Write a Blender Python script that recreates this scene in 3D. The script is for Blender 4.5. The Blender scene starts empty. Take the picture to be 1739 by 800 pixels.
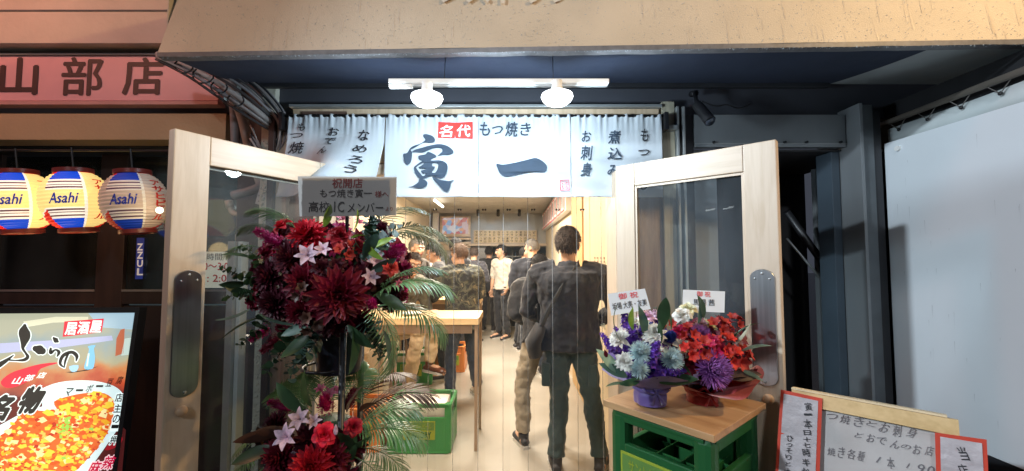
import bpy, bmesh, math, random
from mathutils import Vector, Matrix, Quaternion
from mathutils import noise as mnoise
from mathutils.geometry import tessellate_polygon
random.seed(7)
R = math.radians
sc = bpy.context.scene
C = sc.collection

# ------------------------------------------------------------------ camera
CAM_H, PITCH, F = 1.55, R(3.0), 700.0
cd = bpy.data.cameras.new('camera'); cam = bpy.data.objects.new('camera', cd); C.objects.link(cam)
cam.location = (0, 0, CAM_H); cam.rotation_euler = (R(90) + PITCH, 0, 0)
cd.sensor_fit = 'HORIZONTAL'; cd.sensor_width = 36; cd.lens = 36 * F / 1739.0
cd.clip_start = .05; cd.clip_end = 500
sc.camera = cam

# ------------------------------------------------------------------ night sky
w = bpy.data.worlds.new('World'); sc.world = w; w.use_nodes = True
bg = w.node_tree.nodes['Background']
bg.inputs[0].default_value = (.42, .47, .62, 1); bg.inputs[1].default_value = .11
sc.view_settings.view_transform = 'Standard'; sc.view_settings.look = 'None'
sc.view_settings.exposure = 0.0; sc.view_settings.gamma = 1.0
cy = sc.cycles
cy.use_denoising = True; cy.max_bounces = 10; cy.transparent_max_bounces = 32
cy.diffuse_bounces = 4; cy.glossy_bounces = 4; cy.transmission_bounces = 8
cy.caustics_reflective = False; cy.caustics_refractive = False
cy.sample_clamp_indirect = 3.0; cy.use_light_tree = True
try: cy.denoiser = 'OPENIMAGEDENOISE'
except Exception: pass

def light(name, kind, loc, energy, col, size=.1, rot=None, parent=None, spot=None, size_y=None):
    l = bpy.data.lights.new(name, kind); o = bpy.data.objects.new(name, l); C.objects.link(o)
    o.location = loc; l.energy = energy; l.color = col
    if kind == 'AREA':
        l.size = size
        if size_y: l.shape = 'RECTANGLE'; l.size_y = size_y
    else: l.shadow_soft_size = size
    if kind == 'SPOT': l.spot_size = R(spot or 90); l.spot_blend = .6
    if rot: o.rotation_euler = rot
    if parent is not None:
        o.parent = parent; o.location = Vector(loc) - parent.location
    return o

# assumed large area lights of the interior ceiling are built with their fixtures below

# ------------------------------------------------------------------ helpers
def ray(px, py):
    dx = (px - 869.5) / F; dv = (400 - py) / F
    c, s = math.cos(PITCH), math.sin(PITCH)
    return Vector((dx, c - dv * s, s + dv * c))
def P(px, py, Y):
    d = ray(px, py); t = Y / d.y
    return Vector((d.x * t, Y, CAM_H + d.z * t))

_m = {}
def nd(nt, kind, **kw):
    n = nt.nodes.new(kind)
    for k, v in kw.items():
        if k.startswith('i_'): n.inputs[int(k[2:])].default_value = v
        else: setattr(n, k, v)
    return n
def c4(c): return (c[0], c[1], c[2], 1)
def M(name, col=(.5, .5, .5), rough=.6, metal=0, emit=0, ecol=None, var=.12, vs=6, bump=.0, bs=60, rnd=0, sheen=0, coat=0, stretch=None, spec=.5, col2=None, trl=0):
    if name in _m: return _m[name]
    m = bpy.data.materials.new(name); m.use_nodes = True; nt = m.node_tree
    b = nt.nodes['Principled BSDF']; L = nt.links.new
    b.inputs['Roughness'].default_value = rough; b.inputs['Metallic'].default_value = metal
    b.inputs['Specular IOR Level'].default_value = spec
    if coat: b.inputs['Coat Weight'].default_value = coat
    if sheen: b.inputs['Sheen Weight'].default_value = sheen
    tc = nd(nt, 'ShaderNodeTexCoord'); mp = nd(nt, 'ShaderNodeMapping')
    if stretch: mp.inputs['Scale'].default_value = stretch
    L(tc.outputs['Object'], mp.inputs[0])
    n1 = nd(nt, 'ShaderNodeTexNoise'); n1.inputs['Scale'].default_value = vs; n1.inputs['Detail'].default_value = 6
    L(mp.outputs[0], n1.inputs[0])
    rp = nd(nt, 'ShaderNodeValToRGB'); rp.color_ramp.elements[0].position = .3; rp.color_ramp.elements[1].position = .7
    lo = [max(0, x * (1 - var)) for x in col]; hi = [min(1, x * (1 + var)) for x in col]
    if col2: hi = col2; lo = col
    rp.color_ramp.elements[0].color = c4(lo); rp.color_ramp.elements[1].color = c4(hi)
    L(n1.outputs[0], rp.inputs[0]); out = rp.outputs[0]
    if rnd:
        oi = nd(nt, 'ShaderNodeObjectInfo'); hs = nd(nt, 'ShaderNodeHueSaturation')
        mr = nd(nt, 'ShaderNodeMapRange'); mr.inputs[3].default_value = 1 - rnd; mr.inputs[4].default_value = 1 + rnd
        L(oi.outputs['Random'], mr.inputs[0]); L(mr.outputs[0], hs.inputs['Value'])
        L(out, hs.inputs['Color']); out = hs.outputs[0]
    L(out, b.inputs['Base Color'])
    if bump:
        n2 = nd(nt, 'ShaderNodeTexNoise'); n2.inputs['Scale'].default_value = bs; n2.inputs['Detail'].default_value = 4
        L(mp.outputs[0], n2.inputs[0])
        bp = nd(nt, 'ShaderNodeBump'); bp.inputs['Strength'].default_value = bump; bp.inputs['Distance'].default_value = .01
        L(n2.outputs[0], bp.inputs['Height']); L(bp.outputs[0], b.inputs['Normal'])
    if emit:
        if ecol: b.inputs['Emission Color'].default_value = c4(ecol)
        else: L(out, b.inputs['Emission Color'])
        b.inputs['Emission Strength'].default_value = emit
    if trl:
        tr = nd(nt, 'ShaderNodeBsdfTranslucent'); L(out, tr.inputs[0]); mx = nd(nt, 'ShaderNodeMixShader'); mx.inputs[0].default_value = trl
        o = nt.nodes['Material Output']; L(b.outputs[0], mx.inputs[1]); L(tr.outputs[0], mx.inputs[2]); L(mx.outputs[0], o.inputs[0])
    _m[name] = m; return m

def wood(name, a, b_, axis='z', rough=.5, scale=1.0, knots=True, coat=0, rnd=0):
    """grain that runs along AXIS, with faint rings, pores and a few knots"""
    if name in _m: return _m[name]
    m = bpy.data.materials.new(name); m.use_nodes = True; nt = m.node_tree; L = nt.links.new
    b = nt.nodes['Principled BSDF']; b.inputs['Roughness'].default_value = rough
    if coat: b.inputs['Coat Weight'].default_value = coat; b.inputs['Coat Roughness'].default_value = .3
    tc = nd(nt, 'ShaderNodeTexCoord'); mp = nd(nt, 'ShaderNodeMapping')
    s = {'x': (1.2, 14, 14), 'y': (14, 1.2, 14), 'z': (14, 14, 1.2)}[axis]
    mp.inputs['Scale'].default_value = [k * scale for k in s]
    L(tc.outputs['Object'], mp.inputs[0])
    n = nd(nt, 'ShaderNodeTexNoise'); n.inputs['Scale'].default_value = 1.6; n.inputs['Detail'].default_value = 8; n.inputs['Distortion'].default_value = 1.2
    L(mp.outputs[0], n.inputs[0])
    fine = nd(nt, 'ShaderNodeTexNoise'); fine.inputs['Scale'].default_value = 9; fine.inputs['Detail'].default_value = 3
    L(mp.outputs[0], fine.inputs[0])
    mix = nd(nt, 'ShaderNodeMath', operation='MULTIPLY_ADD'); mix.inputs[1].default_value = .3
    L(fine.outputs[0], mix.inputs[0]); L(n.outputs[0], mix.inputs[2])
    rp = nd(nt, 'ShaderNodeValToRGB'); e = rp.color_ramp.elements
    e[0].position = .45; e[0].color = c4(b_); e[1].position = .75; e[1].color = c4(a)
    L(mix.outputs[0], rp.inputs[0]); out = rp.outputs[0]
    if knots:
        mp2 = nd(nt, 'ShaderNodeMapping'); mp2.inputs['Scale'].default_value = {'x': (.35, 1, 1), 'y': (1, .35, 1), 'z': (1, 1, .35)}[axis]
        L(tc.outputs['Object'], mp2.inputs[0])
        v = nd(nt, 'ShaderNodeTexVoronoi'); v.inputs['Scale'].default_value = 4.5 * scale
        L(mp2.outputs[0], v.inputs[0])
        r2 = nd(nt, 'ShaderNodeValToRGB'); r2.color_ramp.elements[0].position = .03; r2.color_ramp.elements[1].position = .09
        r2.color_ramp.elements[0].color = (.35, .2, .1, 1); r2.color_ramp.elements[1].color = (1, 1, 1, 1)
        L(v.outputs[0], r2.inputs[0])
        mu = nd(nt, 'ShaderNodeMixRGB', blend_type='MULTIPLY'); mu.inputs[0].default_value = .7
        L(out, mu.inputs[1]); L(r2.outputs[0], mu.inputs[2]); out = mu.outputs[0]
    if rnd:
        oi = nd(nt, 'ShaderNodeObjectInfo'); hs = nd(nt, 'ShaderNodeHueSaturation')
        mr = nd(nt, 'ShaderNodeMapRange'); mr.inputs[3].default_value = 1 - rnd; mr.inputs[4].default_value = 1 + rnd
        L(oi.outputs['Random'], mr.inputs[0]); L(mr.outputs[0], hs.inputs['Value']); L(out, hs.inputs['Color']); out = hs.outputs[0]
    L(out, b.inputs['Base Color'])
    bp = nd(nt, 'ShaderNodeBump'); bp.inputs['Strength'].default_value = .12; bp.inputs['Distance'].default_value = .003
    L(mix.outputs[0], bp.inputs['Height']); L(bp.outputs[0], b.inputs['Normal'])
    _m[name] = m; return m

def clear(name, tint=(1, 1, 1), haze=.03, hazecol=(.6, .65, .7), rough=.02, ior=1.45, bump=0):
    if name in _m: return _m[name]
    m = bpy.data.materials.new(name); m.use_nodes = True; nt = m.node_tree; L = nt.links.new
    nt.nodes.remove(nt.nodes['Principled BSDF']); out = nt.nodes['Material Output']
    t = nd(nt, 'ShaderNodeBsdfTransparent'); t.inputs[0].default_value = c4(tint)
    g = nd(nt, 'ShaderNodeBsdfGlossy'); g.inputs['Roughness'].default_value = rough
    d = nd(nt, 'ShaderNodeBsdfDiffuse'); d.inputs[0].default_value = c4(hazecol)
    fr = nd(nt, 'ShaderNodeFresnel'); fr.inputs[0].default_value = ior
    tc = nd(nt, 'ShaderNodeTexCoord'); n = nd(nt, 'ShaderNodeTexNoise'); n.inputs['Scale'].default_value = 5; n.inputs['Detail'].default_value = 5
    mp = nd(nt, 'ShaderNodeMapping'); mp.inputs['Scale'].default_value = (1, 1, .35)
    L(tc.outputs['Object'], mp.inputs[0]); L(mp.outputs[0], n.inputs[0])
    mr = nd(nt, 'ShaderNodeMapRange'); mr.inputs[1].default_value = .35; mr.inputs[2].default_value = .75
    mr.inputs[3].default_value = haze * .5; mr.inputs[4].default_value = haze * 2.0
    L(n.outputs[0], mr.inputs[0])
    if bump:
        bp = nd(nt, 'ShaderNodeBump'); bp.inputs['Strength'].default_value = bump; bp.inputs['Distance'].default_value = .02
        L(n.outputs[0], bp.inputs['Height']); L(bp.outputs[0], g.inputs['Normal'])
    m1 = nd(nt, 'ShaderNodeMixShader'); m2 = nd(nt, 'ShaderNodeMixShader')
    L(mr.outputs[0], m1.inputs[0]); L(t.outputs[0], m1.inputs[1]); L(d.outputs[0], m1.inputs[2])
    L(fr.outputs[0], m2.inputs[0]); L(m1.outputs[0], m2.inputs[1]); L(g.outputs[0], m2.inputs[2])
    L(m2.outputs[0], out.inputs[0])
    _m[name] = m; return m

def tag(o, label=None, cat=None, group=None, kind=None):
    if label: o['label'] = label
    if cat: o['category'] = cat
    if group: o['group'] = group
    if kind: o['kind'] = kind
    return o
def thing(name, label, cat, loc=(0, 0, 0), rz=0, group=None):
    o = bpy.data.objects.new(name, None); C.objects.link(o); o.empty_display_size = .1
    o.location = loc; o.rotation_euler = (0, 0, rz)
    return tag(o, label, cat, group)
def mkobj(name, me, mat, parent=None, local=True):
    o = bpy.data.objects.new(name, me); C.objects.link(o)
    if mat is not None and not me.materials:
        for q in (mat if isinstance(mat, (list, tuple)) else [mat]): me.materials.append(q)
    if parent is not None: o.parent = parent
    return o

class MB:
    """collects shapes, builds ONE mesh object"""
    def __init__(s): s.v = []; s.f = []; s.mi = []
    def add(s, vs, fs, mi=0):
        k = len(s.v); s.v += [tuple(v) for v in vs]
        s.f += [tuple(i + k for i in f) for f in fs]; s.mi += [mi] * len(fs); return s
    def box(s, a, b, bev=0, mi=0, M4=None):
        x0, y0, z0 = a; x1, y1, z1 = b
        if bev <= 0:
            v = [(x, y, z) for z in (z0, z1) for y in (y0, y1) for x in (x0, x1)]
            f = [(0, 2, 3, 1), (4, 5, 7, 6), (0, 1, 5, 4), (2, 6, 7, 3), (0, 4, 6, 2), (1, 3, 7, 5)]
        else:
            bm = bmesh.new(); bmesh.ops.create_cube(bm, size=1)
            for q in bm.verts: q.co = Vector(((x0 + x1) / 2 + q.co.x * (x1 - x0), (y0 + y1) / 2 + q.co.y * (y1 - y0), (z0 + z1) / 2 + q.co.z * (z1 - z0)))
            bmesh.ops.bevel(bm, geom=bm.edges[:], offset=bev, segments=2, affect='EDGES', profile=.6)
            v = [q.co.copy() for q in bm.verts]; f = [[q.index for q in g.verts] for g in bm.faces]; bm.free()
        if M4 is not None: v = [M4 @ Vector(q) for q in v]
        return s.add(v, f, mi)
    def tube(s, pts, r, n=10, mi=0, caps=True, flat=1.0, up=None):
        pts = [Vector(p) for p in pts]; N = len(pts)
        rr = list(r) if isinstance(r, (list, tuple)) else [r] * N
        vs = []; prev = None
        for i, p in enumerate(pts):
            t = (pts[min(i + 1, N - 1)] - pts[max(i - 1, 0)])
            t = t.normalized() if t.length > 1e-9 else Vector((0, 0, 1))
            if prev is None:
                u = Vector(up) if up is not None else (Vector((0, 0, 1)) if abs(t.z) < .9 else Vector((1, 0, 0)))
                a = (u - t * u.dot(t)).normalized()
            else: a = (prev - t * prev.dot(t)).normalized()
            prev = a; b = t.cross(a)
            for k in range(n):
                q = 2 * math.pi * k / n
                vs.append(p + (a * math.cos(q) + b * math.sin(q) * flat) * rr[i])
        fs = [(i * n + k, i * n + (k + 1) % n, (i + 1) * n + (k + 1) % n, (i + 1) * n + k) for i in range(N - 1) for k in range(n)]
        if caps: fs += [tuple(range(n - 1, -1, -1)), tuple((N - 1) * n + k for k in range(n))]
        return s.add(vs, fs, mi)
    def lathe(s, prof, n=32, c=(0, 0, 0), mi=0, sx=1, sy=1, closed=False):
        vs = []
        for r, z in prof:
            for k in range(n):
                q = 2 * math.pi * k / n; vs.append((c[0] + r * math.cos(q) * sx, c[1] + r * math.sin(q) * sy, c[2] + z))
        N = len(prof)
        fs = [(i * n + k, i * n + (k + 1) % n, (i + 1) * n + (k + 1) % n, (i + 1) * n + k) for i in range(N - 1) for k in range(n)]
        if closed: fs += [tuple(range(n - 1, -1, -1)), tuple((N - 1) * n + k for k in range(n))]
        return s.add(vs, fs, mi)
    def ball(s, c, r, n=12, mi=0, rot=None):
        c = Vector(c); rx, ry, rz = r if isinstance(r, (tuple, list)) else (r, r, r)
        h = max(4, n // 2); vs = [c + Vector((0, 0, -rz))]
        if rot is None: rot = Matrix.Identity(3)
        vs = [c + rot @ Vector((0, 0, -rz))]
        for i in range(1, h):
            a = math.pi * i / h - math.pi / 2
            for k in range(n):
                q = 2 * math.pi * k / n
                vs.append(c + rot @ Vector((rx * math.cos(a) * math.cos(q), ry * math.cos(a) * math.sin(q), rz * math.sin(a))))
        vs.append(c + rot @ Vector((0, 0, rz))); top = len(vs) - 1
        fs = [(0, 1 + (k + 1) % n, 1 + k) for k in range(n)]
        for i in range(h - 2):
            for k in range(n): fs.append((1 + i * n + k, 1 + i * n + (k + 1) % n, 1 + (i + 1) * n + (k + 1) % n, 1 + (i + 1) * n + k))
        b = 1 + (h - 2) * n; fs += [(b + k, b + (k + 1) % n, top) for k in range(n)]
        return s.add(vs, fs, mi)
    def poly(s, outer, holes=(), mi=0, fn=None):
        """flat polygon with holes; 2-D points, FN maps (x, y) to 3-D"""
        ls = [[Vector((x, y, 0)) for x, y in outer]] + [[Vector((x, y, 0)) for x, y in h] for h in holes]
        tri = tessellate_polygon(ls); pts = [p for l in ls for p in l]
        return s.add([fn(p.x, p.y) if fn else (p.x, 0, p.y) for p in pts], [tuple(t) for t in tri], mi)
    def mesh(s, name, off=None):
        me = bpy.data.meshes.new(name)
        v = s.v if off is None else [(a - off[0], b - off[1], c - off[2]) for a, b, c in s.v]
        me.from_pydata(v, [], s.f)
        if any(s.mi): me.polygons.foreach_set('material_index', s.mi)
        me.update(); return me
    def build(s, name, mat, parent=None, smooth=False, world=True, angle=None):
        off = None
        if parent is not None and world:
            off = Vector(parent.location); q = parent.parent
            while q is not None: off += q.location; q = q.parent
            if parent.rotation_euler.z: raise ValueError('world build under a turned parent')
        me = s.mesh(name, off)
        if smooth:
            me.polygons.foreach_set('use_smooth', [True] * len(me.polygons))
            if angle: me.set_sharp_from_angle(angle=R(angle))
        return mkobj(name, me, mat, parent)

def smoothline(pts, n=6, closed=False):
    """Catmull-Rom through PTS (any dimension)"""
    P_ = [list(p) for p in pts]; N = len(P_); out = []
    for i in range(N if closed else N - 1):
        p0 = P_[(i - 1) % N] if closed else P_[max(i - 1, 0)]
        p1, p2 = P_[i], P_[(i + 1) % N]
        p3 = P_[(i + 2) % N] if closed else P_[min(i + 2, N - 1)]
        for k in range(n):
            t = k / n
            out.append(tuple(.5 * (2 * b + (c - a) * t + (2 * a - 5 * b + 4 * c - d) * t * t + (3 * b - a - 3 * c + d) * t ** 3) for a, b, c, d in zip(p0, p1, p2, p3)))
    if not closed: out.append(tuple(P_[-1]))
    return out

def text_mesh(body, offset=.0, shear=0, vertical=False, res=2, gap=1.0):
    cu = bpy.data.curves.new('lettering', 'FONT'); cu.body = '\n'.join(body) if vertical else body
    cu.resolution_u = res; cu.offset = offset; cu.shear = shear
    if vertical: cu.align_x = 'CENTER'; cu.space_line = gap
    else: cu.space_character = gap
    o = bpy.data.objects.new('lettering', cu); C.objects.link(o)
    dg = bpy.context.evaluated_depsgraph_get(); dg.update()
    me = bpy.data.meshes.new_from_object(o.evaluated_get(dg))
    bpy.data.objects.remove(o); bpy.data.curves.remove(cu); me.materials.clear()
    return me
def lettering(body, fn, mat, parent, box, offset=.01, shear=0, vertical=False, gap=1.0, label=None, name='lettering'):
    """text scaled to BOX (x0, y0, x1, y1) in 2-D, then FN maps (x, y) to world; weight comes from repeated strikes, each a hair above the last"""
    me0 = text_mesh(body, 0, shear, vertical, gap=gap)
    if not me0.vertices: return None
    xs = [v.co.x for v in me0.vertices]; ys = [v.co.y for v in me0.vertices]
    a, b, c, d = min(xs), max(xs), min(ys), max(ys); x0, y0, x1, y1 = box
    off = Vector((0, 0, 0)); q = parent
    while q is not None: off += q.location; q = q.parent
    w_ = max(offset, 0) * 1.1; ks = [(0, 0)] + ([(-w_, 0), (w_, 0), (0, -w_), (0, w_)] if w_ > .002 else [])
    if w_ > .028: ks += [(.7 * w_, .7 * w_), (-.7 * w_, .7 * w_), (.7 * w_, -.7 * w_), (-.7 * w_, -.7 * w_)]
    V0 = [(v.co.x, v.co.y) for v in me0.vertices]; F0 = [tuple(p.vertices) for p in me0.polygons]; V, Fc = [], []
    cx, cy_ = (x0 + x1) / 2, (y0 + y1) / 2; e = abs(x1 - x0) * .02 + 1e-6
    p0, p1, p2 = Vector(fn(cx, cy_)), Vector(fn(cx + e, cy_)), Vector(fn(cx, cy_ + e))
    nr_ = (p1 - p0).cross(p2 - p0); nr_ = nr_.normalized() if nr_.length > 0 else Vector((0, -1, 0))
    for k, (sx, sy) in enumerate(ks):
        n0 = len(V)
        for x, y in V0:
            u = (x + sx - a) / max(b - a, 1e-6); t = (y + sy - c) / max(d - c, 1e-6)
            V.append(tuple(Vector(fn(x0 + (x1 - x0) * u, y0 + (y1 - y0) * t)) - off + nr_ * (k * .00005)))
        Fc += [tuple(i_ + n0 for i_ in f) for f in F0]
    bpy.data.meshes.remove(me0); me = bpy.data.meshes.new(name); me.from_pydata(V, [], Fc); me.update(); o = mkobj(name, me, mat, parent)
    if label: o['label'] = label
    return o

class Surf:
    """a flat surface in the world, measured with the camera's rays"""
    def __init__(s, p, n, up=(0, 0, 1)):
        s.p = Vector(p); s.n = Vector(n).normalized()
        u = Vector(up); s.u = (u - s.n * u.dot(s.n)).normalized(); s.r = s.u.cross(s.n).normalized()
        if s.n.dot(Vector((0, 0, CAM_H)) - s.p) < 0: s.n = -s.n
        if s.r.x < 0: s.r = -s.r
    def hit(s, px, py, off=0):
        o = Vector((0, 0, CAM_H)); d = ray(px, py); q = s.p + s.n * off
        return o + d * ((q - o).dot(s.n) / d.dot(s.n))
    def uv(s, px, py): q = s.hit(px, py) - s.p; return q.dot(s.r), q.dot(s.u)
    def at(s, a, b, off=0): return s.p + s.r * a + s.u * b + s.n * off
    def pxfn(s, off=0): return lambda x, y: s.hit(x, -y, off)
    def text(s, body, x0, y0, x1, y1, mat, parent, off=.002, skew=0, **k):
        """BOX in picture-measured corners: left/top/right/bottom; SKEW = drop of the right end"""
        a = s.uv(x0, (y0 + y1) / 2 - skew / 2); b = s.uv(x1, (y0 + y1) / 2 + skew / 2); mid = s.uv((x0 + x1) / 2, y0)[1] - s.uv((x0 + x1) / 2, y1)[1]
        A = Vector(a); B = Vector(b); L = B - A; W = L.length; e = L / W
        fn = lambda x, y: s.at(A.x + e.x * x - e.y * y, A.y + e.y * x + e.x * y, off)
        return lettering(body, fn, mat, parent, (0, -mid / 2, W, mid / 2), **k)
    def poly(s, mb, pts, off=0, mi=0, holes=()):
        t = [s.uv(*p) for p in pts]; h = [[s.uv(*p) for p in q] for q in holes]
        mb.poly(t, h, mi, fn=lambda x, y: s.at(x, y, off))
# ------------------------------------------------------------------ materials of the setting
m_asph = M('wet_asphalt', (.05, .05, .055), .28, var=.35, vs=18, bump=.5, bs=90)
m_floor = M('shop_floor', (.43, .40, .35), .22, col2=(.34, .315, .27), vs=1.4, bump=.1, bs=25)
m_cream = M('cream_wall', (.72, .62, .46), .7, var=.06, vs=2, bump=.05)
m_ceil = M('ceiling_board', (.55, .52, .47), .8, var=.1)
m_backw = M('grey_plaster', (.42, .42, .41), .8, var=.1, vs=3)
m_white = M('white_trim', (.8, .8, .78), .5, var=.04)
m_pale = wood('pale_wood', (.60, .48, .36), (.52, .40, .28), 'z', .42, 1.3, knots=False, rnd=.05)
m_palex = wood('pale_wood_across', (.60, .48, .36), (.52, .40, .28), 'x', .42, 1.3, knots=False, rnd=.05)
m_ply = wood('plywood', (.68, .53, .36), (.56, .41, .25), 'z', .5, .8)
m_plyx = wood('plywood_across', (.68, .53, .36), (.58, .42, .26), 'x', .5, .8, knots=False)
m_orange = wood('orange_timber', (.62, .40, .18), (.5, .30, .12), 'z', .5, 1, knots=False)
m_knot = wood('knotty_board', (.33, .22, .12), (.2, .12, .06), 'z', .6, 1.0)
m_grew = wood('weathered_wood', (.42, .38, .28), (.27, .25, .19), 'z', .7, 1.2, knots=False)
m_steel = M('galvanised_steel', (.36, .38, .38), .45, .6, var=.15, vs=9)
m_dark = M('dark_paint', (.022, .023, .027), .5, var=.3, vs=5)
m_black = M('black_metal', (.012, .012, .014), .4, var=.2)
m_greyp = M('grey_sheet_metal', (.22, .235, .245), .45, .3, var=.14, vs=3, stretch=(1, 1, .3), bump=.03)
m_bluep = M('blue_grey_paint', (.055, .075, .095), .5, var=.15, vs=4)
m_navy = M('navy_canvas', (.022, .032, .062), .75, var=.2, vs=3, bump=.25, bs=14)
m_fascia = M('charcoal_fascia', (.045, .048, .06), .7, var=.15, vs=4)
m_stucco = M('rough_stucco', (.50, .50, .42), .9, var=.12, vs=12, bump=1.0, bs=22)
m_brown = M('dark_brown_frame', (.038, .022, .018), .45, var=.25, vs=5, stretch=(4, 4, .6))
m_beige = M('beige_render', (.58, .47, .38), .85, var=.14, vs=2.5, bump=.25, bs=35)
m_pink = M('faded_pink_sign', (.70, .35, .36), .5, var=.1, vs=3)
m_grey = M('grey_render', (.17, .16, .16), .85, var=.15, vs=6, bump=.2)
m_panel = M('pale_sheet', (.70, .745, .775), .5, var=.06, vs=1.6, bump=.12, bs=3)

def struct(name, mb, mat, smooth=False):
    return tag(mb.build(name, mat, None, smooth, world=False), kind='structure')

# ------------------------------------------------------------------ ground, floor, room
struct('ground', MB().box((-60, -60, -.3), (60, 40, 0)), m_asph)
struct('floor', MB().box((-1.95, 1.86, .002), (.80, 9.6, .03)), m_floor)
fj = MB()
for y_ in (2.75, 4.35, 6.1, 8.0): fj.box((-1.4 if y_ < 4.6 else -1.84, y_, .0301), (.77, y_ + .004, .0306))
struct('floor_joint', fj, M('joint_grey', (.36, .32, .26), .7))
WL, WR, BY, CZ = -1.85, .78, 9.5, 2.56
t = MB().box((WL - .1, 4.6, .03), (WL, BY, CZ)); struct('wall', t, m_cream)
t = MB().box((-1.55, 2.42, .03), (-1.45, 4.6, CZ)); t.box((-1.45, 2.42, .03), (-1.13, 2.45, CZ)).box((WL - .1, 4.602, .03), (-1.55, 4.65, CZ))
wl = struct('wall_left', t, m_cream)
wr = struct('wall_right', MB().box((WR, 2.0, .03), (WR + .08, BY, CZ)), m_cream)
struct('ceiling', MB().box((-1.35, 1.99, CZ), (WR + .08, 4.6, CZ + .08)).box((WL - .1, 4.601, CZ), (WR + .08, BY + .1, CZ + .08)), m_ceil)
wb = struct('wall_back', MB().box((WL - .1, BY, 1.78), (WR + .08, BY + .1, CZ)).box((WL - .1, BY + .004, .03), (-.45, BY + .1, 1.778)), m_backw)
# kitchen beyond the hatch
struct('kitchen_wall', MB().box((-.6, 11, .03), (WR + .3, 11.1, 2.2)).box((-.6, BY + .1, .03), (-.52, 11, 2.2)).box((WR + .2, BY + .1, .03), (WR + .3, 11, 2.2)).box((-.6, BY + .1, 2.2), (WR + .3, 11.1, 2.25)), M('kitchen_tile', (.42, .5, .56), .3, var=.1))
# plywood boards on the side walls: each one a board of its own
bme = {}
def board(parent, a, b, mat, name='plank'):
    o = MB().box(a, b, .003).build(name, mat, parent); return o
y = 2.46; k = 0
while y < 4.2:
    board(wl, (-1.45, y, .03), (-1.432, y + .59, 2.45), m_ply); y += .60
for (a, b_, mt, pr) in ((2.02, 2.62, m_ply, .02), (2.63, 3.18, m_ply, .02), (3.19, 4.02, M('sanded_ply', (.66, .52, .33), .55, var=.08, vs=4, stretch=(8, 8, .6)), .018), (4.03, 4.36, m_ply, .02)):
    board(wr, (WR - pr, a, .03), (WR, b_, CZ - .02), mt)
board(wr, (WR - .035, 4.38, .03), (WR, 5.15, CZ - .01), m_orange, 'timber_post')
for i in range(7): board(wr, (WR - .02, 5.2 + i * .6, .03), (WR, 5.79 + i * .6, 1.05), m_ply)
# upper cabinet strip on right wall that carries the menu papers
board(wr, (WR - .10, 5.2, 2.14), (WR - .02, 9.3, 2.50), m_white, 'transom')
# timber skirting with curved board at the left
board(wl, (-1.43, 2.46, .03), (-1.40, 4.55, .62), m_plyx, 'wainscot')

# ------------------------------------------------------------------ the shop front
sf = thing('timber_shopfront', 'plain timber shop front with pale header board around the open doorway', 'shop front', (-.15, 1.9, 0))
X = lambda px, Y=1.9: (px - 869.5) * Y / 700
def part(name, a, b, mat, par=None, bev=.002): return MB().box(a, b, bev).build(name, mat, par if par is not None else sf)
part('header', (-1.03, 1.905, 1.99), (.69, 1.955, 2.247), wood('header_wood', (.58, .44, .30), (.42, .30, .19), 'z', .6, .7, knots=False))
part('header_cap', (-1.04, 1.885, 2.249), (.70, 1.96, 2.262), m_steel)
part('vent_slot', (-.985, 1.898, 2.212), (-.775, 1.903, 2.232), M('rust_brown', (.12, .07, .05), .7), bev=0)
part('lintel', (-.762, 1.905, 1.935), (.453, 1.975, 1.985), m_palex)
for x0, x1, mt in ((-.80, -.763, m_pale), (.454, .49, m_pale)): part('jamb', (x0, 1.80, .03), (x1, 1.98, 1.93), mt)
part('side_board', (-1.045, 1.92, 0), (-.802, 1.96, 1.988), m_pale)
part('side_board', (.492, 1.92, 0), (.583, 1.96, 1.988), m_pale)
part('side_board', (.585, 1.915, 0), (.702, 1.955, 1.988), m_knot)
part('side_board', (-1.098, 1.90, 0), (-1.05, 1.96, 2.21), m_pale)
part('corner_post', (.704, 1.90, 0), (.762, 1.97, 2.28), m_grew)
part('corner_post', (-1.128, 1.88, 0), (-1.10, 1.96, 2.21), m_brown)
part('metal_channel', (.764, 1.88, 0), (.775, 1.96, 2.25), m_steel); part('metal_channel', (.792, 1.88, 0), (.803, 1.96, 2.25), m_steel)
part('channel_web', (.776, 1.93, 0), (.791, 1.95, 2.25), m_steel, bev=0)
part('rod_bracket', (.694, 1.84, 2.13), (.712, 1.93, 2.21), m_black); part('rod_bracket', (-1.06, 1.84, 2.13), (-1.043, 1.93, 2.21), m_black)
part('clamp', (.715, 1.86, 2.135), (.76, 1.90, 2.155), m_steel)

t = MB().box((-1.19, 1.93, 0), (-1.13, 2.418, 2.6)); struct('wall_pier', t, m_stucco)
# rough render crumbs on the pier
rr = random.Random(3); cr = MB()
for i in range(420):
    q = (rr.uniform(-1.188, -1.132), 1.93, rr.uniform(.4, 2.1)); s = rr.uniform(.003, .009)
    cr.ball(q, (s, s * .6, s * rr.uniform(.7, 1.5)), 5)
tag(cr.build('render_crumbs', m_stucco, None, True), 'rough knobbly render on the narrow pier left of the doorway', 'render', kind='stuff')
pp = thing('support_post', 'narrow light grey steel post left of the doorway', 'post', (-1.23, 1.85, 0))
part('post_face', (-1.262, 1.83, 0), (-1.232, 1.90, 1.62), m_steel, pp); part('post_flange', (-1.230, 1.85, 0), (-1.212, 1.90, 1.62), M('pale_steel', (.5, .53, .53), .5, .2), pp)
struct('wall_behind', MB().box((-1.34, 2.12, 0), (-1.192, 2.2, 2.9)).box((-1.29, 1.985, 2.57), (.9, 1.995, 3.3)), m_dark)
struct('fascia', MB().box((-1.2, 1.965, 2.222), (3.0, 1.98, 2.42)), m_fascia)

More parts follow.
